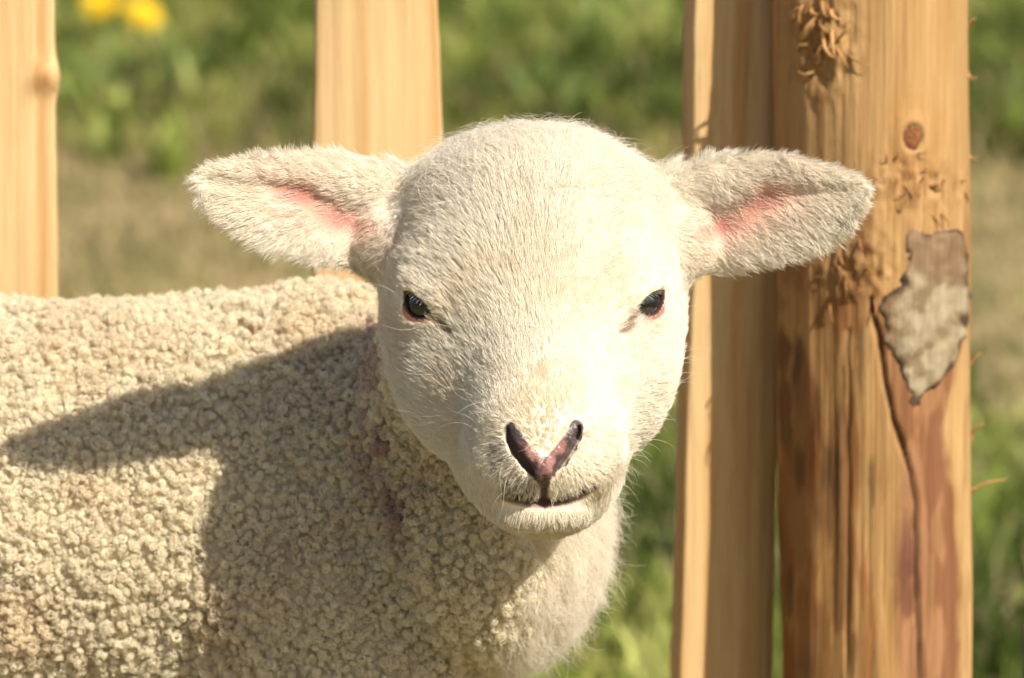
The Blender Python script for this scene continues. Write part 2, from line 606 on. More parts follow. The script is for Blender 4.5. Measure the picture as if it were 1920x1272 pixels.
# ragged brown inner bark left on the face below
brown = sstep(0.40, 0.62, fbm(np.stack([qx * 0.026, qy * 0.0055, 0 * qx + 31], -1), 4)) * lowmask * (qx < 1600)
tn = lerp(tn, (0.21, 0.105, 0.04), brown * 0.9)
rust = sstep(0.50, 0.66, fbm(np.stack([qx * 0.040, qy * 0.008, 0 * qx + 41], -1), 4)) * lowmask * (qx < 1640)
tn = lerp(tn, (0.27, 0.105, 0.032), rust * 0.75)
dk = sstep(0.54, 0.70, fbm(np.stack([qx * 0.06, qy * 0.009, 0 * qx + 51], -1), 4)) * lowmask * (qx < 1640)
tn = lerp(tn, (0.085, 0.045, 0.02), dk * 0.7)
# reddish heartwood between the crack and the pale edge
lx = np.interp(qy, [560, 700, 830, 960, 1100, 1272], [1640, 1655, 1690, 1690, 1675, 1690])
rx_ = np.interp(qy, [420, 560, 800, 960, 1100, 1272], [1800, 1815, 1770, 1785, 1795, 1800])
edge_n = 22 * (fbm(np.stack([qx * 0.02, qy * 0.02, 0 * qx + 61], -1), 3) - 0.5)
red = sstep(-6, 6, qx - lx + edge_n) * sstep(6, -6, qx - rx_ + edge_n) * sstep(520, 640, qy)
tn = lerp(tn, (0.31, 0.15, 0.075), red * 0.85)
redn = sstep(0.48, 0.60, fbm(np.stack([qx * 0.05, qy * 0.010, 0 * qx + 71], -1), 3))
tn = lerp(tn, (0.19, 0.075, 0.035), red * redn * 0.75)
pur = np.exp(-((qx - 1702) / 24) ** 2 - ((qy - 1060) / 110) ** 2) * sstep(0.38, 0.55, fbm(np.stack([qx * 0.06, qy * 0.02, 0 * qx + 81], -1), 3))
tn = lerp(tn, (0.13, 0.05, 0.035), pur * 0.9)
tn = lerp(tn, (0.50, 0.32, 0.14), sstep(0, 20, qx - rx_ + edge_n) * sstep(560, 760, qy))
# dark weathered blotches and the rough scars
tn = lerp(tn, (0.25, 0.12, 0.04), (rough_mid.ravel() * sstep(0.0, 0.25, rgh.ravel() + 0.08)) * 0.9)
tn = lerp(tn, (0.33, 0.18, 0.07), (rough_top.ravel() * sstep(-0.1, 0.2, rgh.ravel())) * 0.8)
tn = lerp(tn, (0.22, 0.11, 0.04), (rough_low.ravel() * sstep(-0.05, 0.2, rgh.ravel())) * 0.8)
str_ = sstep(0.56, 0.66, fbm(np.stack([qx * 0.09, qy * 0.009, 0 * qx + 91], -1), 3)) * sstep(150, 420, qy)
tn = lerp(tn, (0.20, 0.10, 0.035), str_ * 0.3)
kf = kr.ravel()
tn = lerp(tn, (0.46, 0.235, 0.075), 0.45 * (0.5 + 0.5 * np.cos(kf * 9)) * np.exp(-((kf - 2.0) / 1.2) ** 2) * fr_)
tn = lerp(tn, (0.03, 0.015, 0.008), np.exp(-(crack1.ravel() / 3.2) ** 2) * fr_ * 0.95)
tn = lerp(tn, (0.06, 0.03, 0.012), np.exp(-(crack2.ravel() / 2.2) ** 2) * fr_ * 0.25)
post_mat = wood_mat('debarked_post_wood', (1.0, 1.0, 1.0), (0.80, 0.74, 0.66), (0.76, 0.68, 0.58), 110.0, 1.0, 0.75)
Wv = W1.reshape(-1, 3)
nz = len(zs)
ii = np.arange(nz * nth).reshape(nz, nth)
Fq = np.stack([ii[:-1], np.roll(ii, -1, 1)[:-1], np.roll(ii, -1, 1)[1:], ii[1:]], -1).reshape(-1, 4)
post = empty('fence_post', (PB[0], YP, 0.0))
tag(post, 'thick round wooden post with a bark patch, a knot and a long crack', 'fence post')
wood = mesh_obj('trunk', Wv, Fq, post_mat, post, True, tn)
top = [tuple(v) for v in W1[-1]] + [(float(Ac[-1, 0, 0]), YP, float(zs[-1]) + 0.004)]
mesh_obj('end_grain', np.array(top) , [(i, (i + 1) % nth, nth) for i in range(nth)], post_mat, post, False, np.tile((0.6, 0.42, 0.2), (nth + 1, 1)))

# knot: dark plug of the lost branch
sx, sy = 1711 + 0.0, 258.0


def post_pt(px, py, off=0.0):
    k = np.argmin((QX - px) ** 2 + (QY - py) ** 2 + 1e7 * (~front))
    i, j = np.unravel_index(k, QX.shape)
    n_ = np.array((math.cos(TT[i, j]), math.sin(TT[i, j]), 0.0))
    return W1[i, j] + n_ * off, n_


p0, n0 = post_pt(kx, ky)
t0 = np.cross((0, 0, 1.0), n0)
V, F, Cc = [], [], []
for ri in range(7):
    for k in range(30):
        a = 6.28318 * k / 30
        f = ri / 6
        irr = 1 + 0.14 * math.sin(3 * a + 1) + 0.08 * math.sin(5 * a)
        rx0, rz0 = 0.0046 * f * irr, 0.0062 * f * irr
        hgt_ = 0.0012 * math.cos(f * 1.5) + 0.0022 * (float(fbm(np.array((math.cos(a) * f * 4, math.sin(a) * f * 4, 3.0)), 3)) - 0.5)
        V.append(p0 + t0 * rx0 * math.cos(a) + np.array((0, 0, 1.0)) * rz0 * math.sin(a) + n0 * (hgt_ + 0.0008))
        dkf = float(fbm(np.array((math.cos(a) * f * 6, math.sin(a) * f * 6, 9.0)), 3))
        Cc.append(np.array((0.26, 0.105, 0.04)) * (0.4 + 1.1 * dkf) * (1 - 0.5 * f ** 4))
for ri in range(6):
    for k in range(30):
        k2 = (k + 1) % 30
        F.append((ri * 30 + k, (ri + 1) * 30 + k, (ri + 1) * 30 + k2, ri * 30 + k2))
mesh_obj('knot', V, F, post_mat, post, True, np.array(Cc))

# patch of bark still clinging to the post
bark_poly = [(1700, 436), (1722, 430), (1742, 446), (1772, 436), (1800, 432), (1812, 470), (1815, 560), (1808, 640), (1785, 690), (1748, 735), (1712, 768), (1702, 735), (1682, 690), (1660, 640), (1650, 590), (1655, 556), (1688, 530), (1700, 490)]


def in_poly(pts, X, Y):
    ins = np.zeros(X.shape, bool)
    j = len(pts) - 1
    for i in range(len(pts)):
        xi, yi = pts[i]
        xj, yj = pts[j]
        c = ((yi > Y) != (yj > Y)) & (X < (xj - xi) * (Y - yi) / (yj - yi + 1e-9) + xi)
        ins ^= c
        j = i
    return ins


jx = QX + 26 * (fbm(np.stack([QX * 0.05, QY * 0.05, 0 * QX + 5], -1), 3) - 0.5)
jy = QY + 26 * (fbm(np.stack([QX * 0.05, QY * 0.05, 0 * QX + 15], -1), 3) - 0.5)
inb = in_poly(bark_poly, jx, jy) & front
bd = poly_d(bark_poly + bark_poly[:1], jx, jy)
th_b = 0.0011 * sstep(0, 16, bd) + 0.0022 * (fbm(np.stack([QX * 0.06, QY * 0.04, 0 * QX + 25], -1), 4) - 0.35)
rb = r + np.where(inb, np.maximum(th_b, 0.0004), -0.002)
Wb = post_surface(rb)
grow_in = inb.copy()
for sh, ax_ in ((1, 0), (-1, 0), (1, 1), (-1, 1)):
    grow_in |= np.roll(inb, sh, ax_)
fm = grow_in[:-1] & np.roll(grow_in, -1, 1)[:-1] & np.roll(grow_in, -1, 1)[1:] & grow_in[1:]
fi = Fq.reshape(nz - 1, nth, 4)[fm]
used, inv = np.unique(fi, return_inverse=True)
bx, by, bdd = QX.ravel()[used], QY.ravel()[used], np.where(inb, bd, 0).ravel()[used]
bc = np.tile(np.array((0.30, 0.245, 0.155)), (len(used), 1))
bn = fbm(np.stack([bx * 0.05, by * 0.04, 0 * bx + 35], -1), 4)
bc = lerp(bc, (0.37, 0.315, 0.215), sstep(0.50, 0.60, bn))
bc = lerp(bc, (0.19, 0.13, 0.08), sstep(0.47, 0.38, bn) * 0.8)
bc = lerp(bc, (0.22, 0.135, 0.075), sstep(540, 490, by + 30 * (bn - 0.5)) * 0.85)
bc = lerp(bc, (0.24, 0.15, 0.085), sstep(1690, 1665, bx + 30 * (bn - 0.5)) * 0.7)
bc = lerp(bc, (0.05, 0.028, 0.018), sstep(13, 3, bdd + 34 * (bn - 0.44)) * 0.85)
mesh_obj('bark_patch', Wb.reshape(-1, 3)[used], inv.reshape(-1, 4), post_mat, post, True, bc)


# torn splinters, each a bent sliver
def splinter(px, py, dx, dy, out_, wd, col, curl=0.0):
    p, n_ = post_pt(px, py, -0.0008)
    q, _ = post_pt(px + dx, py + dy)
    d = q - p
    Ln = np.linalg.norm(d)
    sd_ = np.cross(n_, d / Ln)
    pts, rr = [], []
    for k in range(6):
        s = k / 5
        pts.append(p + d * s + n_ * (out_ * math.sin(s * 2.2) + 0.0003) + sd_ * curl * s * s)
        rr.append(wd * (1 - 0.75 * s) * (0.7 + 0.3 * math.sin(3.1 * s)))
    V, F = tube(pts, rr, 5)
    mesh_obj('splinter', V, F, post_mat, post, True, np.tile(np.array(col), (len(V), 1)))


rs = random.Random(5)
for (px, py, dx, dy, o_, w_) in ((1500, 60, 28, -45, .006, .0016), (1512, 75, 40, -30, .007, .0018), (1520, 20, 30, 18, .006, .0017), (1535, 40, 38, 22, .007, .0016), (1545, 70, 26, 40, .006, .0014), (1560, 55, 30, 50, .006, .0013),
                                (1498, 95, 30, -22, .006, .0014), (1508, 150, 34, -16, .0075, .0020), (1500, 138, 30, -8, .006, .0018), (1530, 120, 30, -25, .005, .0013), (1548, 110, 26, -32, .005, .0013), (1490, 40, 24, -36, .005, .0012),
                                (1565, 85, 40, 30, .004, .0010), (1590, 100, 38, 32, .003, .0009), (1540, 5, 26, 20, .006, .0018), (1555, 20, 24, 26, .006, .0017), (1525, 95, 22, 30, .005, .0012), (1575, 70, 30, -20, .004, .0009)):
    k = rs.uniform(0.75, 1.25)
    splinter(px, py, dx, dy, o_, w_, (0.50 * k, 0.29 * k, 0.115 * k), rs.uniform(-0.004, 0.004))
for _ in range(16):
    px, py = 1715 + rs.gauss(0, 45), 340 + rs.gauss(0, 26)
    k = rs.uniform(0.5, 1.1)
    splinter(px, py, rs.uniform(-22, 22), rs.uniform(-30, 30), rs.uniform(.001, .003), rs.uniform(.0004, .001), (0.42 * k, 0.23 * k, 0.09 * k), rs.uniform(-0.003, 0.003))
for _ in range(14):
    px, py = 1600 + rs.gauss(0, 40), 500 + rs.gauss(0, 40)
    k = rs.uniform(0.4, 1.0)
    splinter(px, py, rs.uniform(-16, 34), rs.uniform(-10, 46), rs.uniform(.001, .004), rs.uniform(.0004, .001), (0.40 * k, 0.21 * k, 0.08 * k), rs.uniform(-0.003, 0.003))
# hairs of fibre along the edge facing the light
for (x0, y0, x1, y1) in ((1818, 928, 1850, 905), (1816, 60, 1822, 40), (1814, 120, 1822, 150), (1820, 290, 1826, 300), (1822, 690, 1830, 668), (1822, 840, 1832, 800)):
    p, _ = at_y(x0 - 10, y0, YP), 0
    q = at_y(x1, y1, YP - 0.004)
    q2 = at_y(x1 + (x1 - x0) * 1.2, y1 - 6, YP - 0.006)
    V, F = tube([p, (p + q) / 2, q, q2], [0.0012, 0.0009, 0.0006, 0.0002], 5)
    mesh_obj('splinter', V, F, post_mat, post, True, np.tile((0.55, 0.33, 0.13), (len(V), 1)))

# a dark old stake further back at the picture's edge
tp = at(1917, 1168, 0.62)
stake_mat, nt, bs, out = new_mat('dark_old_wood')
n1 = N(nt, 'ShaderNodeTexNoise', Scale=90.0, Detail=5.0)
rp = ramp(nt, n1.outputs['Fac'], [(0.3, (0.012, 0.007, 0.005)), (0.7, (0.07, 0.03, 0.02))])
nt.links.new(rp.outputs['Color'], bs.inputs['Base Color'])
bs.inputs['Roughness'].default_value = 0.9
pts = [(tp[0] + 0.004 + 0.003 * math.sin(i * 1.3), tp[1], tp[2] * (i / 8) - 0.03 * (1 - i / 8)) for i in range(9)]
V, F = tube(pts, [0.006, 0.0055, 0.006, 0.0052, 0.0055, 0.005, 0.0045, 0.004, 0.0012], 9)
st_o = mesh_obj('dead_stem', V, F, stake_mat)
tag(st_o, 'thin dark dead stem standing beyond the round post', 'stem')


# ------------------------------------------------------------------ the lamb: one continuous body grown from a distance field
# lamb frame, millimetres: A to the right, B up, C towards the lens, origin at C0
def axis(*segs):
    out = []
    for lo, hi, st in segs:
        n = max(1, int(round((hi - lo) / st)))
        out += list(np.linspace(lo, hi, n, endpoint=False))
    return np.array(out + [segs[-1][1]])


GA = axis((-500, -150, 6), (-150, -125, 2.5), (-125, -52, 1.3), (-52, -20, 1.0), (-20, 40, 0.8), (40, 66, 1.0), (66, 142, 1.3), (142, 150, 3))
GB = axis((-490, -140, 5), (-140, -80, 2.5), (-80, -22, 0.8), (-22, 22, 1.0), (22, 92, 1.3), (92, 100, 3))
GC = axis((-300, -110, 5), (-110, -60, 2.2), (-60, 24, 1.1), (24, 68, 0.8))
FLD = np.full((len(GA), len(GB), len(GC)), 40.0, dtype=np.float32)


def sl(ax, lo, hi):
    return slice(max(0, np.searchsorted(ax, lo) - 1), min(len(ax), np.searchsorted(ax, hi) + 2))


def apply(fn, lo, hi, k, op='add'):
    """Blend a primitive into the field inside its box."""
    a, b, c = sl(GA, lo[0] - 14, hi[0] + 14), sl(GB, lo[1] - 14, hi[1] + 14), sl(GC, lo[2] - 14, hi[2] + 14)
    X, Y, Z = GA[a][:, None, None], GB[b][None, :, None], GC[c][None, None, :]
    d = fn(X, Y, Z).astype(np.float32)
    f = FLD[a, b, c]
    if op == 'add':
        h = np.maximum(k - np.abs(f - d), 0) / k
        FLD[a, b, c] = np.minimum(f, d) - h * h * k * 0.25
    else:
        h = np.maximum(k - np.abs(f + d), 0) / k
        FLD[a, b, c] = np.maximum(f, -d) + h * h * k * 0.25


def ell_f(c, r):
    def fn(X, Y, Z):
        x, y, z = (X - c[0]) / r[0], (Y - c[1]) / r[1], (Z - c[2]) / r[2]
        k0 = np.sqrt(x * x + y * y + z * z)
        k1 = np.sqrt((x / r[0]) ** 2 + (y / r[1]) ** 2 + (z / r[2]) ** 2)
        return k0 * (k0 - 1) / np.maximum(k1, 1e-6)
    return fn


def cone_f(p, q, r0, r1):
    p, q = np.array(p, float), np.array(q, float)
    v = q - p
    L2 = (v ** 2).sum()
    def fn(X, Y, Z):
        t = np.clip(((X - p[0]) * v[0] + (Y - p[1]) * v[1] + (Z - p[2]) * v[2]) / L2, 0, 1)
        return np.sqrt((X - p[0] - t * v[0]) ** 2 + (Y - p[1] - t * v[1]) ** 2 + (Z - p[2] - t * v[2]) ** 2) - (r0 + (r1 - r0) * t)
    return fn


def ell(c, r, k=10, op='add'):
    c, r = np.array(c, float), np.array(r, float)
    apply(ell_f(c, r), c - r, c + r, k, op)


def cone(p, q, r0, r1, k=10, op='add'):
    p, q = np.array(p, float), np.array(q, float)
    rr = max(r0, r1)
    apply(cone_f(p, q, r0, r1), np.minimum(p, q) - rr, np.maximum(p, q) + rr, k, op)


def chain(pts, rads, k=1.5, op='add'):
    for i in range(len(pts) - 1):
        cone(pts[i], pts[i + 1], rads[i], rads[i + 1], k, op)


def to_world(p):
    p = np.asarray(p, dtype=np.float64) * 0.001
    return C0 + p[..., 0:1] * CR + p[..., 1:2] * CU + p[..., 2:3] * CB


def dir_world(v):
    return v[..., 0:1] * CR + v[..., 1:2] * CU + v[..., 2:3] * CB


def from_world(w):
    w = np.asarray(w, dtype=np.float64) - C0
    return np.stack([w @ CR, w @ CU, w @ CB], -1) * 1000


HX, HY = 8.06, 12.3               # the point between the eyes


def hp(px, py, c=0.0):
    """Photograph position -> lamb frame at depth c."""
    s = (1600.0 - c) / 1600.0
    return np.array(((px - 960) * 0.20156 * s, (636 - py) * 0.20156 * s, c))


def H(a, b, c):
    return np.array((HX + a, HY + b, c), float)


# head
ell(H(0, 14, -34), (52, 48, 52), 10)                       # skull
ell(H(0, 34, -33), (45, 30, 42), 14)
for s in (-1, 1):
    ell(H(s * 29.5, -10, -30), (27, 40, 39), 16)           # cheek
    ell(H(s * 24, 12, -8), (20, 20, 21), 14)               # brow
    ell(H(s * 37, 14, -8), (12, 6, 13), 9)
cone(H(0, 10, -12), H(3.5, -44, 30), 32, 20, 16)           # bridge of the nose
ell(H(1, -34, -14), (43, 37, 37), 18)                      # jaw
cone(H(2, -48, 0), H(4, -66, 24), 26, 15.5, 14)            # chin
ell(H(4, -68, 24), (21, 15, 17), 12)
ell(H(3, -60, 8), (29, 20, 22), 14)
ell(H(4, -48, 32), (24, 18, 21), 20)                       # muzzle
for s in (-1, 1):
    ell(H(4 + s * 10, -58, 38), (15, 12.5, 13.5), 6)       # upper lip
    ell(H(4 + s * 9, -45, 43), (8.5, 7, 8), 5)             # wing of the nostril


def surf_c(A, B):
    """Depth of the head's front surface at (A, B)."""
    i = np.clip(np.searchsorted(GA, A), 1, len(GA) - 1)
    j = np.clip(np.searchsorted(GB, B), 1, len(GB) - 1)
    col = FLD[i, j, :]
    ins = np.nonzero(col < 0)[0]
    k = ins[-1]
    if k + 1 >= len(GC): return GC[-1]
    t = col[k] / (col[k] - col[k + 1])
    return GC[k] + t * (GC[k + 1] - GC[k])


def on_face(px, py, off=0.0):
    c = 20.0
    for _ in range(4):
        p = hp(px, py, c)
        c = surf_c(p[0], p[1])
    p = hp(px, py, c)
    p[2] += off
    return p


# ears -------------------------------------------------------------
EARS = []
for side, base, tip, wt, wb, nrm in (
        (-1, hp(748, 402, -36), hp(368, 334, 2), [(0, 15.5), (.14, 18), (.30, 19), (.60, 14.5), (.82, 9), (.95, 4.5), (1, 0.5)], [(0, 22), (.30, 21.5), (.60, 20), (.82, 13), (.95, 6), (1, 0.5)], (-0.14, -0.06, 0.95)),
        (1, hp(1252, 408, -36), hp(1622, 352, -14), [(0, 16.5), (.14, 18.5), (.30, 20), (.60, 17), (.82, 10), (.95, 4.5), (1, 0.5)], [(0, 23), (.30, 22.5), (.60, 21), (.82, 15), (.95, 7), (1, 0.5)], (0.12, -0.10, 0.95))):
    ax = tip - base
    L = np.linalg.norm(ax)
    ax /= L
    n = np.array(nrm, float)
    n -= ax * (n @ ax)
    n /= np.linalg.norm(n)
    t = np.cross(n, ax)
    if t[1] < 0: t = -t
    wt, wb = np.array(wt), np.array(wb)
    EARS.append(dict(side=side, base=base, ax=ax, n=n, t=t, L=L, wt=wt, wb=wb))


def ear_coords(e, X, Y, Z):
    x, y, z = X - e['base'][0], Y - e['base'][1], Z - e['base'][2]
    s = (x * e['ax'][0] + y * e['ax'][1] + z * e['ax'][2]) / e['L']
    t = x * e['t'][0] + y * e['t'][1] + z * e['t'][2]
    n = x * e['n'][0] + y * e['n'][1] + z * e['n'][2]
    return s, t, n


def ear_mid(s, tn):
    """How far the leaf of the ear bows towards the lens; tn is -1..1 across."""
    sc = np.clip(s, 0, 1)
    v0 = np.interp(sc, [0.0, 0.25, 0.5, 0.8, 1.0], [-0.34, -0.28, 0.08, 0.12, 0.0])     # floor of the hollow
    up = np.clip((tn - v0) / (1.0 - v0), 0, 1.1)
    dn = np.clip((v0 - tn) / (1.0 + v0), 0, 1.1)
    roll = 5.4 * np.sin(np.clip(up, 0, 1.1) * 2.55) * sstep(-0.05, 0.4, up) * (1 - 0.85 * sc)      # upper edge rolls forward and back over
    lip = 3.8 * np.sin(np.clip(dn, 0, 1.1) * 2.1) * sstep(-0.05, 0.4, dn) * (1 - 0.75 * sc)
    return np.where(tn > v0, roll, lip) - 4.5 * (1 - sc) - 2.0


def ear_f(e):
    def fn(X, Y, Z):
        s, t, n = ear_coords(e, X, Y, Z)
        sc = np.clip(s, 0, 1)
        w1 = np.interp(sc, e['wt'][:, 0], e['wt'][:, 1])
        w2 = np.interp(sc, e['wb'][:, 0], e['wb'][:, 1])
        tn = np.where(t > 0, t / np.maximum(w1, 1), t / np.maximum(w2, 1))
        d_out = np.maximum(np.where(t > 0, t - w1, -t - w2), np.maximum((s - 1), -(s + 0.15)) * e['L'])
        th = (2.8 - 1.5 * sc) * np.sqrt(np.clip(1.15 - np.minimum(np.abs(tn), 1.07) ** 2, 0.02, 1))
        d_n = np.abs(n - ear_mid(s, np.clip(tn, -1.1, 1.1))) - th
        return np.where(d_out > 0, np.sqrt(d_out ** 2 + np.maximum(d_n, 0) ** 2), np.maximum(d_out * 0.6, d_n))
    return fn


for e in EARS:
    s = e['side']
    cone(H(s * 42, 28, -40), H(s * 56, 26, -36), 19, 14, 12)
    lo = np.minimum(e['base'], e['base'] + e['ax'] * e['L']) - (6, 26, 18)
    hi = np.maximum(e['base'], e['base'] + e['ax'] * e['L']) + (6, 26, 18)
    apply(ear_f(e), lo, hi, 5.0)
    # hollows of the ear
    p = e['base'] + e['ax'] * 0.24 * e['L'] - e['t'] * 7 + e['n'] * 0.5
    q = e['base'] + e['ax'] * 0.58 * e['L'] + e['t'] * 3 + e['n'] * 0.2

# eyes -------------------------------------------------------------
EYES = []
for s, px, py in ((-1, 784, 570), (1, 1217, 567)):
    p = on_face(px, py)
    g = np.array((s * 0.52, 0.02, 0.85))
    g /= np.linalg.norm(g)
    r = 10.5
    cen = p - g * (r - 0.6)
    ang = math.radians(-29 if s < 0 else 26)
    e1 = np.array((math.cos(ang), math.sin(ang), 0))     # along the slit
    e1 -= g * (e1 @ g)
    e1 /= np.linalg.norm(e1)
    e2 = np.cross(g, e1)
    if e2[1] < 0: e2 = -e2
    EYES.append(dict(s=s, c=cen, g=g, e1=e1, e2=e2, r=r, p=p))
    ell(cen, (r + 1.6,) * 3, 6)                           # lids
    cone(p + e2 * 6.6 - e1 * 7 - g * 1.2, p + e2 * 6.6 + e1 * 6 - g * 1.2, 3.2, 3.4, 6)   # brow fold


def eye_slit(e):
    R1, h1 = 12.0, 9.1            # flatter upper lid
    R2, h2 = 7.3, 2.5
    def fn(X, Y, Z):
        x, y, z = X - e['c'][0], Y - e['c'][1], Z - e['c'][2]
        u = x * e['e1'][0] + y * e['e1'][1] + z * e['e1'][2]
        v = x * e['e2'][0] + y * e['e2'][1] + z * e['e2'][2]
        w = x * e['g'][0] + y * e['g'][1] + z * e['g'][2]
        d = np.maximum(np.sqrt(u * u + (v + h1) ** 2) - R1, np.sqrt(u * u + (v - h2) ** 2) - R2)
        return np.maximum(d, 1.0 - w)
    return fn


for e in EYES:
    apply(eye_slit(e), e['c'] - 14, e['c'] + 14 + 8 * e['g'], 1.2, 'sub')
# tear grooves at the inner corners
for pts in (((812, 597), (832, 612), (850, 632)), ((1192, 592), (1174, 606), (1160, 626))):
    chain([on_face(*q, 0.6) for q in pts], [1.1, 1.3, 2.0], 1.6, 'sub')

# nose, lips -------------------------------------------------------
for pts in (((962, 806), (979, 830), (1000, 856), (1019, 878)), ((1078, 802), (1062, 826), (1042, 852), (1021, 878))):
    chain([on_face(*q, -1.3) for q in pts], [1.4, 1.7, 2.0, 2.3], 2.0)
chain([on_face(1020, 872, -1.2), on_face(1020, 890, -1.2), on_face(1020, 906, -1.0)], [3.4, 2.6, 1.2], 2.0)
NOSTRIL = []
for pts in (((955, 806), (958, 826), (969, 847), (986, 869), (1001, 886)), ((1083, 802), (1081, 820), (1070, 842), (1055, 864), (1043, 879))):
    q = [on_face(*v, -1.8) for v in pts]
    NOSTRIL.append(q)
    chain(q, [1.0, 1.6, 2.1, 1.9, 1.0] if pts[0][0] < 1000 else [1.1, 1.6, 1.8, 1.6, 0.9], 1.2, 'sub')
PHIL = [on_face(1020, y, 0.5) for y in (856, 880, 905, 925, 942)]
chain(PHIL, [0.7, 0.9, 1.1, 1.9, 2.4], 0.9, 'sub')
MOUTH = [on_face(x, y, 0.6) for x, y in ((944, 931), (962, 937), (988, 943), (1020, 946), (1056, 941), (1086, 929), (1112, 914))]
chain(MOUTH, [0.5, 1.2, 1.8, 2.2, 1.8, 1.2, 0.5], 1.4, 'sub')
for x, y in ((985, 962), (1020, 966), (1055, 960)):
    p = on_face(x, y, -5.6)
    ell(p, (9, 3.6, 5.5), 5)                               # lower lip


HEADF = FLD.copy()

# torso, neck, shoulders, rump
def w2l(x, y, z):
    return from_world(np.array((x, y, z)))


cone((-85, -73, -195), (-250, -79, -195), 88, 87, 10)
cone((-250, -79, -195), (-345, -77, -195), 87, 82, 20)
ell((-72, -84, -186), (78, 98, 74), 20)                    # shoulder
ell((-360, -85, -195), (90, 95, 85), 30)                   # rump
cone((-30, -72, -168), (-4, -8, -80), 58, 40, 22)          # neck
ell((-9, -80, -118), (42, 48, 50), 20)                     # throat and breast
ell((-56, -128, -150), (42, 60, 50), 18)
for (x, y, rear) in ((-0.085, 0.13, 0), (-0.045, 0.235, 0), (-0.365, 0.135, 1), (-0.335, 0.245, 1)):
    if not rear:
        P_ = [w2l(x, y, 0.33), w2l(x - 0.01, y, 0.24), w2l(x + 0.004, y, 0.145), w2l(x, y, 0.06), w2l(x + 0.012, y, 0.018)]
        R_ = [46, 25, 15.5, 12.5, 13.5]
    else:
        P_ = [w2l(x, y, 0.34), w2l(x + 0.03, y, 0.25), w2l(x - 0.045, y, 0.155), w2l(x - 0.03, y, 0.06), w2l(x - 0.016, y, 0.018)]
        R_ = [58, 36, 16, 12.5, 13.5]
    chain(P_, R_, 14)
cone(w2l(-0.435, 0.19, 0.40), w2l(-0.475, 0.19, 0.27), 15, 9, 14)   # tail


def surface_nets():
    ins = FLD < 0
    cs = np.zeros(tuple(n - 1 for n in FLD.shape), dtype=np.int8)
    for i in (0, 1):
        for j in (0, 1):
            for k in (0, 1):
                cs += ins[i:ins.shape[0] - 1 + i, j:ins.shape[1] - 1 + j, k:ins.shape[2] - 1 + k]
    I, J, K = np.nonzero((cs > 0) & (cs < 8))
    idx = np.full(cs.shape, -1, dtype=np.int32)
    idx[I, J, K] = np.arange(len(I))
    acc, cnt = np.zeros((len(I), 3)), np.zeros(len(I))
    ax = (GA, GB, GC)
    for a in range(3):
        o = [d for d in range(3) if d != a]
        for u in (0, 1):
            for v in (0, 1):
                s = [0, 0, 0]
                s[o[0]], s[o[1]] = u, v
                e = list(s)
                e[a] = 1
                c0 = (I + s[0], J + s[1], K + s[2])
                c1 = (I + e[0], J + e[1], K + e[2])
                f0, f1 = FLD[c0], FLD[c1]
                m = (f0 < 0) != (f1 < 0)
                t = np.where(m, f0 / np.where(m, f0 - f1, 1), 0)
                for d in range(3):
                    x0, x1 = ax[d][c0[d]], ax[d][c1[d]]
                    acc[:, d] += np.where(m, x0 + t * (x1 - x0), 0)
                cnt += m
    V = acc / cnt[:, None]
    quads = []
    for a in range(3):
        lo, hi = [slice(None)] * 3, [slice(None)] * 3
        lo[a], hi[a] = slice(0, -1), slice(1, None)
        ch = ins[tuple(lo)] != ins[tuple(hi)]
        o = [(a + 1) % 3, (a + 2) % 3]
        P = np.array(np.nonzero(ch)).T
        ok = np.ones(len(P), bool)
        for d in o:
            ok &= (P[:, d] > 0) & (P[:, d] < FLD.shape[d] - 1)
        P = P[ok]
        flip = ins[tuple(lo)][tuple(P.T)]
        q = []
        for du, dv in ((-1, -1), (0, -1), (0, 0), (-1, 0)):
            r = P.copy()
            r[:, o[0]] += du
            r[:, o[1]] += dv
            q.append(idx[tuple(r.T)])
        q = np.stack(q, 1)
        q[~flip] = q[~flip][:, ::-1]
        quads.append(q)
    Q = np.concatenate(quads)
    return V, Q[(Q >= 0).all(1)]


def sample_field(P, F=None):
    F = FLD if F is None else F
    f, lo = [], []
    for d, ax in enumerate((GA, GB, GC)):
        i = np.clip(np.searchsorted(ax, P[:, d], side='right') - 1, 0, len(ax) - 2)
        lo.append(i)
        f.append((P[:, d] - ax[i]) / (ax[i + 1] - ax[i]))
    out = 0
    for i in (0, 1):
        for j in (0, 1):
            for k in (0, 1):
                w = (f[0] if i else 1 - f[0]) * (f[1] if j else 1 - f[1]) * (f[2] if k else 1 - f[2])
                out = out + w * F[lo[0] + i, lo[1] + j, lo[2] + k]
    return out


def field_grad(P, h=0.9):
    g = []
    for d in range(3):
        o = np.zeros(3)
        o[d] = h
        g.append((sample_field(P + o) - sample_field(P - o)) / (2 * h))
    return np.stack(g, 1)


SV, SQ = surface_nets()
for _ in range(2):
    f, g = sample_field(SV), field_grad(SV)
    SV = SV - np.clip(f / np.maximum((g ** 2).sum(1), 0.15), -1.0, 1.0)[:, None] * g * 0.8
SN = nrmz(field_grad(SV))


def d_head(P):
    """Distance to the head alone, without neck and body."""
    return sample_field(P, HEADF)


def seg_dist(P, pts):
    d = np.full(len(P), 1e3)
    for a, b in zip(pts[:-1], pts[1:]):
        v = b - a
        t = np.clip(((P - a) @ v) / (v @ v), 0, 1)
        d = np.minimum(d, np.linalg.norm(P - a - t[:, None] * v, axis=1))
    return d


PAD = [[hp(962, 806, 45), hp(979, 830, 48), hp(1000, 856, 51), hp(1019, 878, 53)], [hp(1078, 802, 45), hp(1062, 826, 48), hp(1042, 852, 51), hp(1021, 878, 53)], [hp(1020, 874, 53), hp(1020, 908, 52)]]


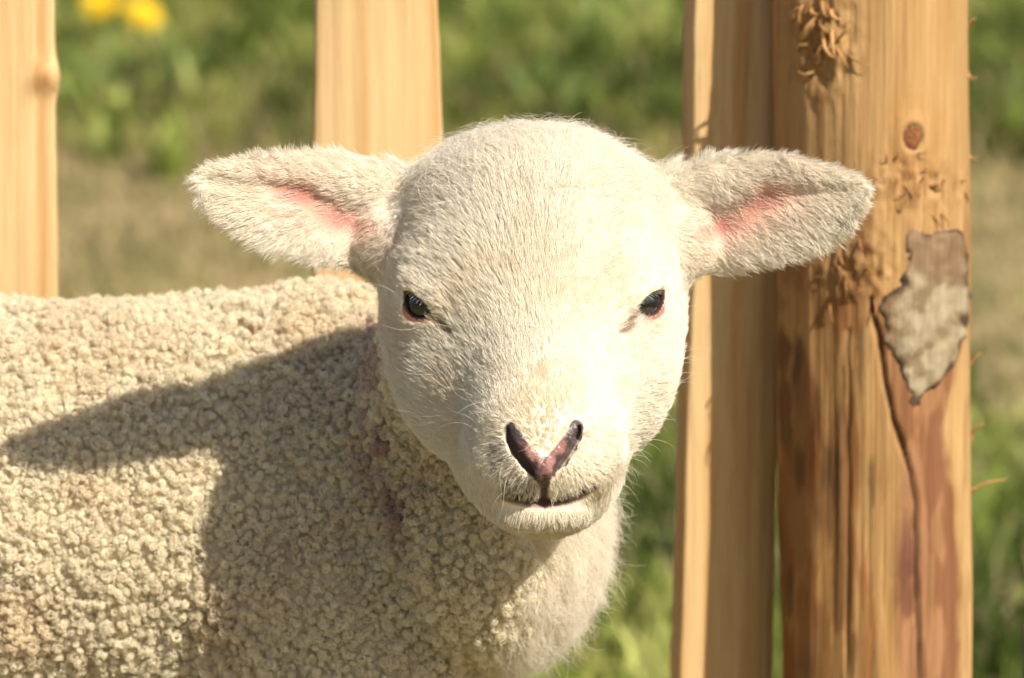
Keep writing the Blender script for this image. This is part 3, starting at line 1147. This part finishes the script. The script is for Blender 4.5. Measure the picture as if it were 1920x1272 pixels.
def seg2(P, pts):
    """Distance in the plane of the face, for marks on the nose and lips."""
    Q = P.copy()
    Q[:, 2] = 0
    return seg_dist(Q, [np.array((p[0], p[1], 0)) for p in pts])


def masks(P):
    X, Y, Z = P[:, 0], P[:, 1], P[:, 2]
    m = {}
    front = Z > 28
    pad = np.minimum(np.minimum(seg2(P, PAD[0]), seg2(P, PAD[1])), seg2(P, PAD[2]) - 1.4 * sstep(-56, -47, P[:, 1]))
    m['pad'] = np.where(front, 1 - sstep(1.4, 2.1, pad), 0)
    nos = np.minimum(seg2(P, NOSTRIL[0]), seg2(P, NOSTRIL[1]) + 0.8)
    m['nostril'] = np.where(front, 1 - sstep(1.1, 2.3, nos), 0)
    m['dark_nose'] = np.where(front, 1 - sstep(1.6, 2.3, np.minimum(pad, nos)), 0)
    raw = np.minimum(seg2(P, NOSTRIL[0]), seg2(P, NOSTRIL[1]))
    m['dark_nose'] = np.maximum(m['dark_nose'], np.where(front, sstep(3.6, 2.8, np.maximum(pad, raw)), 0))
    m['mouth'] = np.where(Z > 12, 1 - sstep(0.9, 2.5, seg2(P, MOUTH)), 0)
    m['phil'] = np.where(front, 1 - sstep(0.9, 2.3, seg2(P, PHIL)), 0)
    lid = np.zeros(len(P))
    rim = np.zeros(len(P))
    for e in EYES:
        d = eye_slit(e)(X, Y, Z)
        near = np.linalg.norm(P - e['p'], axis=1) < 17
        lower = sstep(1.5, -4.0, P[:, 1] - e['c'][1])
        lid = np.maximum(lid, np.where(near, 1 - sstep(0.25 + 1.5 * lower, 0.7 + 2.7 * lower, d), 0))
        rim = np.maximum(rim, np.where(near, 1 - sstep(0.4, 1.0, d), 0))
    m['lid'], m['rim'] = lid, rim
    tear = np.minimum(seg2(P, [hp(826, 608), hp(850, 632)]), seg2(P, [hp(1178, 602), hp(1160, 626)]))
    m['tear'] = np.where(Z > -10, 1 - sstep(0.8, 2.2, tear), 0)
    ear_in = np.zeros(len(P))
    ear_red = np.zeros(len(P))
    for e in EARS:
        s, t, n = ear_coords(e, X, Y, Z)
        ins = (np.abs(t) < 26) & (s > 0) & (s < 1.05) & (n > ear_mid(s, 0) - 1.0)
        w = np.exp(-((s - 0.42) / 0.32) ** 2 - ((t + 2 + (0.42 - s) * 18) / 11.0) ** 2)
        r = np.maximum(np.exp(-((s - 0.26) / 0.13) ** 2 - ((t + 6.5) / 5.6) ** 2), np.exp(-((s - 0.50) / 0.13) ** 2 - ((t - 1.0) / 4.2) ** 2))
        ear_in = np.maximum(ear_in, np.where(ins, w, 0))
        ear_red = np.maximum(ear_red, np.where(ins, r, 0))
    m['ear_in'], m['ear_red'] = ear_in, ear_red
    return m


def skin_colour(P):
    m = masks(P)
    c = np.tile(np.array((0.84, 0.74, 0.58)), (len(P), 1))
    c = lerp(c, (0.62, 0.33, 0.25), m['ear_in'])
    c = lerp(c, (0.40, 0.17, 0.14), m['ear_red'])
    c = lerp(c, (0.45, 0.165, 0.12), m['lid'])
    c = lerp(c, (0.10, 0.045, 0.035), m['rim'])
    c = lerp(c, (0.10, 0.05, 0.03), m['tear'] * 0.8)
    c = lerp(c, (0.20, 0.09, 0.07), m['mouth'] * 0.95)
    c = lerp(c, (0.07, 0.03, 0.025), np.where(P[:, 2] > 12, 1 - sstep(0.6, 1.6, seg2(P, [q + np.array((0, 0.8, 0)) for q in MOUTH])), 0))
    c = lerp(c, (0.085, 0.05, 0.05), np.maximum(m['nostril'], m['dark_nose']))
    bl = sstep(0.46, 0.62, fbm(P * 0.28 + 9.1, 3))
    padc = lerp(np.tile(np.array((0.33, 0.165, 0.15)), (len(P), 1)), (0.085, 0.05, 0.052), bl)
    out = np.clip(np.abs(P[:, 0] - 12.1) / 12, 0, 1)
    padc = lerp(padc, (0.065, 0.048, 0.052), sstep(0.5, 0.95, out))
    c = np.where((m['pad'] > 0)[:, None], c + (padc - c) * m['pad'][:, None], c)
    c = lerp(c, (0.05, 0.024, 0.023), m['phil'] * sstep(-46, -52, P[:, 1]) * 0.95)
    return c, m


SC, SM = skin_colour(SV)
# pebbled, wet nose pad
pb = SM['pad'] * (fbm(SV * 0.9, 2) - 0.5) * 1.6
SV = SV + SN * pb[:, None]

skin_mat, nt, bs, out = new_mat('lamb_skin')
a_ = N(nt, 'ShaderNodeAttribute', attribute_name='tint')
g_ = N(nt, 'ShaderNodeAttribute', attribute_name='wet')
nt.links.new(a_.outputs['Color'], bs.inputs['Base Color'])
rr = N(nt, 'ShaderNodeMapRange')
rr.inputs['To Min'].default_value = 0.75
rr.inputs['To Max'].default_value = 0.36
nt.links.new(g_.outputs['Fac'], rr.inputs['Value'])
nt.links.new(rr.outputs['Result'], bs.inputs['Roughness'])
vz = N(nt, 'ShaderNodeTexVoronoi', Scale=900.0)
tc = N(nt, 'ShaderNodeTexCoord')
nt.links.new(tc.outputs['Object'], vz.inputs['Vector'])
bp = N(nt, 'ShaderNodeBump', Strength=0.35, Distance=0.0006)
nt.links.new(vz.outputs['Distance'], bp.inputs['Height'])
nt.links.new(bp.outputs['Normal'], bs.inputs['Normal'])

lamb = empty('lamb', (-0.2, 0.19, 0.0))
tag(lamb, 'white lamb with curly fleece standing by the wooden fence and facing the camera', 'lamb')
body = mesh_obj('body', to_world(SV), SQ, skin_mat, lamb, True, SC)
wa = body.data.attributes.new('wet', 'FLOAT', 'POINT')
wa.data.foreach_set('value', np.clip(SM['pad'] + SM['rim'] + 0.6 * SM['lid'], 0, 1).astype(np.float32))

# eyeballs ---------------------------------------------------------
eye_mat, nt, bs, out = new_mat('lamb_eye')
a_ = N(nt, 'ShaderNodeAttribute', attribute_name='tint')
nt.links.new(a_.outputs['Color'], bs.inputs['Base Color'])
bs.inputs['Roughness'].default_value = 0.04
bs.inputs['Coat Weight'].default_value = 0.6
bs.inputs['Coat Roughness'].default_value = 0.02
for e in EYES:
    nu, nv = 64, 40
    hx = np.cross((0, 1, 0), e['g'])
    hx /= np.linalg.norm(hx)
    hy = np.cross(e['g'], hx)
    V, F, C = [], [], []
    for j in range(nv + 1):
        th = math.pi * j / nv
        for i in range(nu):
            ph = 2 * math.pi * i / nu
            bulge = 1.0 + 0.05 * max(0, math.cos(th) - 0.55)
            x, y = math.sin(th) * math.cos(ph), math.sin(th) * math.sin(ph)
            V.append(e['c'] + e['r'] * bulge * (x * hx + y * hy + math.cos(th) * e['g']))
            rr_ = math.sin(th)
            if th < 1.25:
                pup = abs(x) < 0.42 and abs(y) < 0.20
                fl = 0.75 + 0.5 * random.random()
                if pup: col = (0.004, 0.004, 0.005)
                elif rr_ > 0.80: col = (0.02, 0.014, 0.010)
                else: col = (0.040 * fl, 0.034 * fl, 0.027 * fl)
            else:
                col = (0.30, 0.24, 0.20)
            C.append(col)
    for j in range(nv):
        for i in range(nu):
            F.append((j * nu + i, (j + 1) * nu + i, (j + 1) * nu + (i + 1) % nu, j * nu + (i + 1) % nu))
    e['obj'] = mesh_obj('eye', to_world(np.array(V)), np.array(F), eye_mat, lamb, True, np.array(C))


# ------------------------------------------------------------------ coat: face hair, ear hair, bib, curly fleece
TRI = np.concatenate([SQ[:, [0, 1, 2]], SQ[:, [0, 2, 3]]])
TA, TB, TC_ = SV[TRI[:, 0]], SV[TRI[:, 1]], SV[TRI[:, 2]]
T_AREA = 0.5 * np.linalg.norm(np.cross(TB - TA, TC_ - TA), axis=1)
T_CEN = (TA + TB + TC_) / 3
T_HEAD = d_head(T_CEN)


def scatter(n, weight):
    w = T_AREA * weight
    t = RNG.choice(len(w), size=n, p=w / w.sum())
    u, v = RNG.random(n), RNG.random(n)
    f = u + v > 1
    u[f], v[f] = 1 - u[f], 1 - v[f]
    P = TA[t] + u[:, None] * (TB[t] - TA[t]) + v[:, None] * (TC_[t] - TA[t])
    return P, nrmz(field_grad(P, 1.2))


def tangent(D, Nn):
    return nrmz(D - (D * Nn).sum(1, keepdims=True) * Nn)


def grow(P, Nn, D, L, lift0, lift1, m, wob=0.0, droop=0.0):
    """Strands that leave the skin at angle lift0 and lie down to lift1 along D."""
    n = len(P)
    out = np.empty((n, m, 3))
    out[:, 0] = P - Nn * 0.3
    p = out[:, 0].copy()
    side = np.cross(Nn, D)
    ph = RNG.random(n) * 6.28
    for k in range(1, m):
        s = k / (m - 1)
        th = lift0 + (lift1 - lift0) * s
        d = D * np.cos(th)[:, None] + Nn * np.sin(th)[:, None]
        d = d + side * (wob * np.sin(ph + s * 4.0))[:, None]
        d[:, 1] -= droop * s
        p = p + nrmz(d) * (L / (m - 1))[:, None]
        out[:, k] = p
    return out


def clump(S, P, spacing_n, amount):
    """Draw strand tips together into locks."""
    n = len(P)
    g = RNG.choice(n, spacing_n, replace=False)
    kd = kdtree.KDTree(spacing_n)
    for i, q in enumerate(P[g]): kd.insert(q, i)
    kd.balance()
    near = np.array([kd.find(q)[1] for q in P])
    G = S[g][near]
    m = S.shape[1]
    s = (np.arange(m) / (m - 1)) ** 1.3
    off = G - G[:, :1]
    tgt = P[g][near][:, None] + off
    a = np.asarray(amount)
    a = a[:, None] if a.ndim else a
    w = (s[None, :] * a)[:, :, None]
    return S * (1 - w) + tgt * w


face_fibre = fibre_mat('face_hair', 0.30, 0.42, 0.35)
fleece_fibre = fibre_mat('fleece_wool', 0.42, 0.75, 0.10)

NOSE = hp(1020, 850, 52)
# face ---------------------------------------------------------------
is_ear_t = np.zeros(len(T_CEN), bool)
for e in EARS:
    s_, t_, n_ = ear_coords(e, T_CEN[:, 0], T_CEN[:, 1], T_CEN[:, 2])
    is_ear_t |= (s_ > 0.02) & (np.abs(t_) < 30) & (np.abs(n_) < 22)
face_t = (T_HEAD < 2.5) & ~is_ear_t
P, Nn = scatter(FACE_N, np.where(face_t, np.where(T_CEN[:, 2] > -50, 1.0, 0.35), 0))
mk = masks(P)
bare = np.clip(sstep(0.45, 1.0, mk['dark_nose']) * 1.1 + mk['lid'] * 1.5 + mk['phil'] * 1.2 + mk['mouth'] * 1.2 + mk['tear'] * 0.3, 0, 1)
keep = (RNG.random(len(P)) > bare)
P, Nn = P[keep], Nn[keep]
mk = {k: v[keep] for k, v in mk.items()}
b = P[:, 1] - HY
a = P[:, 0] - HX
D = P - NOSE
D[:, 2] *= 0.6
crown = sstep(36, 60, b)
D = nrmz(D)
D[:, 0] += 0.35 * np.sign(a) * sstep(2, 30, np.abs(a)) * (b > -30)
# hair parts along the middle of the forehead and streams outward
D[:, 0] += 0.55 * np.clip(a / 25, -1, 1) * sstep(0, 30, b)
# chin and lips: downward
low = sstep(-56, -66, b)
D = D * (1 - low)[:, None] + low[:, None] * np.stack([np.clip(a / 30, -1, 1) * 0.8, np.full(len(P), -1.0), np.full(len(P), 0.1)], 1)
jit = (np.stack([fbm(P * 0.055 + 3.1 + 40 * i, 3) for i in range(3)], 1) - 0.5) * 1.5
D = tangent(D + jit + RNG.normal(0, 0.16, P.shape), Nn)
L = 6.2 + 4.0 * sstep(10, 45, b) + 4.5 * crown + 2.0 * sstep(30, 55, np.abs(a)) * (b < 20)
L *= 1 - 0.62 * (np.exp(-((P - NOSE) ** 2).sum(1) / 26 ** 2))
near_eye = np.min([np.linalg.norm(P - e['p'], axis=1) for e in EYES], axis=0)
L *= 0.5 + 0.5 * sstep(6, 18, near_eye)
L *= RNG.uniform(0.65, 1.2, len(P))
lift0 = 0.38 + 0.4 * crown + RNG.normal(0, 0.10, len(P))
lift1 = 0.06 + 0.12 * crown + RNG.normal(0, 0.12, len(P))
S = grow(P, Nn, D, L, lift0, lift1 - 0.25 * crown, 6, 0.10 + 0.25 * crown)
S = clump(S, P, 9500, 0.55 * RNG.random(len(P)) + 0.15)
S = clump(S, P, 1500, sstep(-5, 25, b) * 0.30 * RNG.random(len(P)))
t1 = fbm(P * 0.05 + 5, 3)
cream = np.array((0.90, 0.845, 0.735))
C = np.tile(cream, (len(P), 1)) * RNG.uniform(0.88, 1.06, (len(P), 1))
C = lerp(C, (0.74, 0.58, 0.38), sstep(0.50, 0.75, t1) * 0.28)
C = lerp(C, (0.70, 0.55, 0.35), np.exp(-((P - hp(1012, 790, 50)) ** 2).sum(1) / 11 ** 2) * 0.55)      # tan tip of the nose
C = lerp(C, (0.62, 0.46, 0.26), np.exp(-(((P - hp(1015, 705, 40))[:, :2]) ** 2).sum(1) / 2.6 ** 2) * 0.6)
C = lerp(C, (0.30, 0.18, 0.08), mk['tear'] * 0.7)
grey = (mk['nostril'] > 0.02) | ((seg2(P, [hp(960, 850), hp(985, 905)]) < 7.5) & (P[:, 2] > 30))
C[grey & (RNG.random(len(P)) < 0.35)] *= np.array((0.16, 0.14, 0.14))
dkw = np.exp(-(seg2(P, [hp(956, 838), hp(984, 895)]) / 4.2) ** 2) * (P[:, 2] > 30) * (P[:, 0] < 13)
C = lerp(C, (0.13, 0.10, 0.10), dkw * RNG.uniform(0.0, 0.7, len(P)))
hair_obj('face_hair', to_world(S), np.array((0.066, 0.066, 0.062, 0.054, 0.04, 0.012)) * 0.001, face_fibre, lamb, np.clip(C, 0, 0.95))

# longer loose hair on the poll
P, Nn = scatter(6000, np.where(face_t & (T_CEN[:, 1] - HY > 34), sstep(34, 52, T_CEN[:, 1] - HY), 0))
D = tangent(np.stack([(P[:, 0] - HX) / 30, np.full(len(P), 0.9), np.full(len(P), 0.1)], 1) + RNG.normal(0, 0.45, P.shape) + (np.stack([fbm(P * 0.07 + 3 + 9 * i, 2) for i in range(3)], 1) - 0.5) * 2.0, Nn)
S = grow(P, Nn, D, RNG.uniform(11, 20, len(P)), 1.15 + RNG.normal(0, 0.2, len(P)), -0.35 + RNG.normal(0, 0.3, len(P)), 9, 0.35, 0.1)
S = clump(S, P, 500, 0.6 * RNG.random(len(P)))
hair_obj('poll_hair', to_world(S), np.linspace(0.07, 0.018, 9) * 0.001, face_fibre, lamb, np.tile(cream, (len(P), 1)) * RNG.uniform(0.9, 1.04, (len(P), 1)))

# ears ---------------------------------------------------------------
ear_t = is_ear_t & (T_HEAD < 2.5)
P, Nn = scatter(EAR_N, np.where(ear_t, 1.0, 0))
mk = masks(P)
keep = RNG.random(len(P)) > np.clip(mk['ear_red'] * 1.3 + mk['ear_in'] * 0.55, 0, 0.94)
P, Nn = P[keep], Nn[keep]
mk = {k: v[keep] for k, v in mk.items()}
D = np.zeros_like(P)
edge = np.zeros(len(P))
inner = np.zeros(len(P), bool)
for e in EARS:
    s_, t_, n_ = ear_coords(e, P[:, 0], P[:, 1], P[:, 2])
    m_ = (P[:, 0] - HX) * e['side'] > 0
    w1 = np.interp(np.clip(s_, 0, 1), e['wt'][:, 0], e['wt'][:, 1])
    w2 = np.interp(np.clip(s_, 0, 1), e['wb'][:, 0], e['wb'][:, 1])
    tn = np.clip(np.where(t_ > 0, t_ / np.maximum(w1, 2), t_ / np.maximum(w2, 2)), -1.2, 1.2)
    ins = (Nn @ e['n']) > 0.1
    across = np.where(ins, np.where(tn > 0, -0.55 * (1 - tn) + 0.1, 0.75 * tn - 0.25), tn * 0.5)
    d = e['ax'][None] * (1.0 - 0.3 * np.abs(tn))[:, None] + e['t'][None] * across[:, None]
    D[m_] = d[m_]
    edge = np.where(m_, np.abs(tn) * np.where(tn < 0, 1.0, 0.7), edge)
    inner |= m_ & ins
jit = (np.stack([fbm(P * 0.09 + 7.7 + 40 * i, 2) for i in range(3)], 1) - 0.5) * 1.3
D = tangent(D + jit + RNG.normal(0, 0.2, P.shape), Nn)
L = (5.6 + 3.0 * sstep(0.5, 1.0, edge)) * RNG.uniform(0.6, 1.25, len(P))
S = grow(P, Nn, D, L, 0.36 + RNG.normal(0, 0.10, len(P)), 0.04 + RNG.normal(0, 0.12, len(P)), 6, 0.14)
S = clump(S, P, 2600, 0.55 * RNG.random(len(P)) + 0.15)
C = np.tile(cream, (len(P), 1)) * RNG.uniform(0.9, 1.06, (len(P), 1))
C = lerp(C, (0.80, 0.60, 0.50), mk['ear_in'] * 0.6)
hair_obj('ear_hair', to_world(S), np.array((0.07, 0.07, 0.066, 0.058, 0.042, 0.012)) * 0.001, face_fibre, lamb, np.clip(C, 0, 0.95))

# eyelashes ----------------------------------------------------------
for e in EYES:
    lash = []
    for i in range(16):
        u = -4.8 + 9.6 * (i / 15) + random.gauss(0, 0.2)
        v = math.sqrt(max(12.2 ** 2 - u * u, 0)) - 9.1
        w = math.sqrt(max((e['r'] + 1.7) ** 2 - u * u - v * v, 0))
        p = e['c'] + e['e1'] * u + e['e2'] * v + e['g'] * w
        d = e['g'] * 0.9 + e['e2'] * -0.25 + e['e1'] * (u * 0.05 + random.gauss(0, 0.18)) + np.array((e['s'] * 0.35, 0, 0))
        Ln = random.uniform(1.4, 3.2) * (1.0 if u * e['s'] > -3 else 0.6)
        d2 = d + np.array((0, -0.75, 0))
        lash.append([p + (d * (k / 4) + (d2 - d) * (k / 4) ** 2 * 0.5) * Ln for k in range(5)])
    lash = np.array(lash)
    hair_obj('eyelash_fringe', to_world(lash), np.array((0.06, 0.06, 0.05, 0.035, 0.01)) * 0.001, face_fibre, e['obj'], np.tile(cream * 0.9, (len(lash), 1)))

# stray long hairs and whiskers
P, Nn = scatter(380, np.where(face_t & (T_CEN[:, 2] > -50) & (T_CEN[:, 1] < 70), 1.0, 0))
mk = masks(P)
keep = (mk['lid'] + mk['pad'] + mk['mouth'] + mk['nostril']) < 0.05
P, Nn = P[keep], Nn[keep]
D = tangent((P - NOSE) + RNG.normal(0, 12, P.shape), Nn)
S = grow(P, Nn, D, RNG.uniform(8, 17, len(P)), 0.9 + RNG.normal(0, 0.2, len(P)), 0.25 + RNG.normal(0, 0.3, len(P)), 8, 0.3, 0.3)
hair_obj('stray_hair', to_world(S), np.linspace(0.06, 0.012, 8) * 0.001, face_fibre, lamb, np.tile(cream, (len(P), 1)))


# fleece -------------------------------------------------------------
def bib_w(P):
    """1 on the long white hair of throat and breast, 0 on curly fleece."""
    edge = np.interp(P[:, 1], [-150, -125, -95, -72, -50], [-20, -6, 8, 4, -2])
    n_ = (fbm(P * 0.06, 2) - 0.5) * 14
    return sstep(-13, 11, P[:, 0] - edge + n_) * (P[:, 2] < -20) * (P[:, 1] > -175) * (P[:, 1] < -30)


def lumps(P):
    return fbm(P * 0.055 + 31.0, 2)


fl_w = np.where(T_HEAD > 1.5, 1.0, 0.0)
near_view = (T_CEN[:, 0] > -270) & (T_CEN[:, 1] > -215)
fl_w *= np.where(near_view, 1.0, 0.22)
hidden = (SN[TRI[:, 0]][:, 2] < -0.25) & (SN[TRI[:, 0]][:, 1] < 0.5)
fl_w *= np.where(hidden, 0.25, 1.0)
fl_w *= np.where(T_CEN[:, 1] < -300, 0.5, 1.0)
P, Nn = scatter(LOCK_N, fl_w)
# relax: drop locks that crowd each other
kd = kdtree.KDTree(len(P))
for i, q in enumerate(P): kd.insert(q, i)
kd.balance()
alive = np.ones(len(P), bool)
size = 1.34 * np.exp(RNG.normal(0, 0.40, len(P))) * (0.7 + 0.7 * fbm(P * 0.035 + 50, 2))
size *= np.where(P[:, 1] < -60, 1.05, 0.92)
size = np.clip(size, 0.6, 2.1)
for i in range(len(P)):
    if not alive[i]: continue
    for (_, j, dist) in kd.find_range(P[i], size[i] * 1.05):
        if j != i: alive[j] = False
bw = bib_w(P)
alive &= RNG.random(len(P)) > bw
P, Nn, size = P[alive], Nn[alive], size[alive]
n = len(P)
K = LOCK_FIBRES
M = 15
# each lock is a little ball of fibres: they leave the skin together and wind round a slanting axis
rep = lambda x: np.repeat(x, K, 0)
W = nrmz(RNG.normal(0, 1, (n, 3)) + Nn * 0.5)
macro = fbm(P * 0.10 + 21, 2) - 0.5
crease = seg2(P, [hp(345, 930), hp(330, 1060), hp(322, 1280)])
crease = np.exp(-(crease / 3.0) ** 2) + 0.6 * np.exp(-(seg2(P, [hp(180, 1060), hp(172, 1280)]) / 2.5) ** 2)
hgt = size * RNG.uniform(1.3, 2.5, n) + 4.0 * macro + 1.2 - 1.3 * crease
lean = tangent(np.array((-0.1, -1.0, 0.0)) + RNG.normal(0, 0.9, (n, 3)), Nn)
cen = P + Nn * hgt[:, None] + lean * (size * RNG.uniform(0, 0.9, n))[:, None]
Wf = nrmz(rep(W) + RNG.normal(0, 0.6, (n * K, 3)))
U = tangent(rep(Nn) * -1.0 + RNG.normal(0, 0.35, (n * K, 3)), Wf)
Vv = np.cross(Wf, U) * rep(RNG.choice((-1.0, 1.0), n))[:, None]
rf = rep(size * RNG.uniform(0.75, 1.15, n)) * (rep(RNG.uniform(0.15, 0.7, n)) + RNG.random(n * K) * (1.12 - rep(RNG.uniform(0.15, 0.7, n)))).clip(0.1, 1.15)
turn = rep(RNG.uniform(0.6, 1.6, n)) * RNG.uniform(0.75, 1.25, n * K)
ax_off = RNG.normal(0, 0.42, n * K) * rep(size)
s = np.linspace(0, 1, M - 2)
ph = RNG.normal(0, 0.45, (n * K, 1)) + turn[:, None] * 6.283 * s[None]
shrink = 1.0 - rep(RNG.uniform(0.0, 0.55, n))[:, None] * s[None]
Sx = (rep(cen)[:, None] + U[:, None] * (np.cos(ph) * rf[:, None] * shrink)[:, :, None] + Vv[:, None] * (np.sin(ph) * rf[:, None] * shrink)[:, :, None]
      + Wf[:, None] * (ax_off[:, None] + (s[None] - 0.5) * rep(size * RNG.uniform(-1.0, 1.0, n))[:, None])[:, :, None])
root = rep(P - Nn * 1.2) + RNG.normal(0, 0.45, (n * K, 3)) * rep(size)[:, None]
S = np.concatenate([root[:, None], (root * 0.45 + Sx[:, 0] * 0.55)[:, None], Sx], 1)
S += RNG.normal(0, 0.11, S.shape)


def wool_colour(P):
    c = np.tile(np.array((0.945, 0.86, 0.69)), (len(P), 1))
    c = lerp(c, (0.80, 0.65, 0.44), sstep(0.45, 0.75, fbm(P * 0.035 + 77, 3)) * 0.4)
    # raddle stain down the neck
    line = [hp(700, 640, -100), hp(706, 700, -95), hp(720, 800, -95), hp(738, 890, -95), hp(765, 970, -100)]
    d = seg2(P, line)
    w = np.exp(-(d / 4.0) ** 2) * sstep(0.30, 0.6, fbm(P * 0.12 + 4, 2)) * (P[:, 2] > -190)
    c = lerp(c, (0.46, 0.24, 0.27), w * 0.75)
    w2 = np.exp(-(d / 16.0) ** 2) * sstep(0.45, 0.7, fbm(P * 0.07 + 14, 2)) * (P[:, 2] > -190)
    c = lerp(c, (0.60, 0.44, 0.40), w2 * 0.5)
    # specks of mud on the withers
    d = np.linalg.norm((P - hp(462, 628, -125))[:, :2] * np.array((0.55, 1.0)), axis=1)
    c = lerp(c, (0.33, 0.15, 0.03), np.where((d < 2.6) & (fbm(P * 0.5, 2) > 0.42), 0.85, 0))
    return c


C = rep(wool_colour(P)) * RNG.uniform(0.86, 1.08, (n * K, 1))
C *= rep(RNG.uniform(0.88, 1.06, (n, 1)))
hair_obj('fleece', to_world(S), np.concatenate([np.full(M - 3, 0.12), [0.10, 0.07, 0.03]]) * 0.001, fleece_fibre, lamb, np.clip(C, 0, 0.95))

# fuzz that lies between and over the curls
P, Nn = scatter(FUZZ_N, fl_w * np.where(near_view, 1.0, 0.5))
keep = RNG.random(len(P)) > bib_w(P)
P, Nn = P[keep], Nn[keep]
D = tangent(RNG.normal(0, 1, P.shape), Nn)
P = P + Nn * (0.5 + 2.6 * RNG.random(len(P)) + 4.0 * (fbm(P * 0.10 + 21, 2) - 0.5))[:, None]
L = RNG.uniform(3, 9.5, len(P))
S = grow(P, Nn, D, L, 1.2 + RNG.normal(0, 0.3, len(P)), -0.6 + RNG.normal(0, 0.9, len(P)), 8, 0.9)
hair_obj('fleece_fuzz', to_world(S), np.linspace(0.06, 0.02, 8) * 0.001, fleece_fibre, lamb, np.clip(wool_colour(P) * RNG.uniform(0.9, 1.1, (len(P), 1)), 0, 0.95))

# bib: long soft wavy hair under the chin
bib_t = bib_w(T_CEN) * (T_HEAD > 1.0)
P, Nn = scatter(BIB_N, bib_t)
D = tangent(np.tile(np.array((0.45, -1.0, 0.1)), (len(P), 1)) + RNG.normal(0, 0.35, P.shape) + (np.stack([fbm(P * 0.08 + 3 + 9 * i, 2) for i in range(3)], 1) - 0.5) * 1.6, Nn)
L = RNG.uniform(9, 21, len(P))
m = 12
S = grow(P, Nn, D, L, 0.85 + RNG.normal(0, 0.25, len(P)), 0.2 + RNG.normal(0, 0.35, len(P)), m, 0.25, 0.25)
S = clump(S, P, 900, 0.65 * RNG.random(len(P)) + 0.1)
side = np.cross(Nn, D)
sp = np.linspace(0, 1, m)
w0 = RNG.random(len(P)) * 6.28
amp = RNG.uniform(0.4, 2.0, len(P))
fr = RNG.uniform(5, 13, len(P))
S += (side[:, None] * (np.sin(w0[:, None] + fr[:, None] * sp) * amp[:, None] * sp)[:, :, None] + Nn[:, None] * (np.cos(w0[:, None] + fr[:, None] * sp) * amp[:, None] * sp)[:, :, None])
C = np.tile(np.array((0.90, 0.84, 0.73)), (len(P), 1)) * RNG.uniform(0.88, 1.06, (len(P), 1))
hair_obj('bib_hair', to_world(S), np.linspace(0.085, 0.015, m) * 0.001, fleece_fibre, lamb, np.clip(C, 0, 0.95))

# loose wisps standing off the breast
P, Nn = scatter(1500, bib_t * np.where(SN[TRI[:, 0]][:, 0] > 0.3, 1.0, 0.12))
D = tangent(np.tile(np.array((0.7, -0.5, 0.1)), (len(P), 1)) + RNG.normal(0, 0.5, P.shape), Nn)
S = grow(P, Nn, D, RNG.uniform(14, 27, len(P)), 1.0 + RNG.normal(0, 0.3, len(P)), 0.5 + RNG.normal(0, 0.5, len(P)), 16, 0.3, 0.35)
S = clump(S, P, 90, 0.7 * RNG.random(len(P)))
sp = np.linspace(0, 1, 16)
w0, amp, fr = RNG.random(len(P)) * 6.28, RNG.uniform(0.6, 2.6, len(P)), RNG.uniform(6, 15, len(P))
side = np.cross(Nn, D)
S += (side[:, None] * (np.sin(w0[:, None] + fr[:, None] * sp) * amp[:, None] * sp)[:, :, None] + Nn[:, None] * (np.cos(w0[:, None] + fr[:, None] * sp) * amp[:, None] * sp)[:, :, None])
hair_obj('bib_wisps', to_world(S), np.linspace(0.075, 0.02, 16) * 0.001, fleece_fibre, lamb, np.tile(np.array((0.90, 0.84, 0.73)), (len(P), 1)))
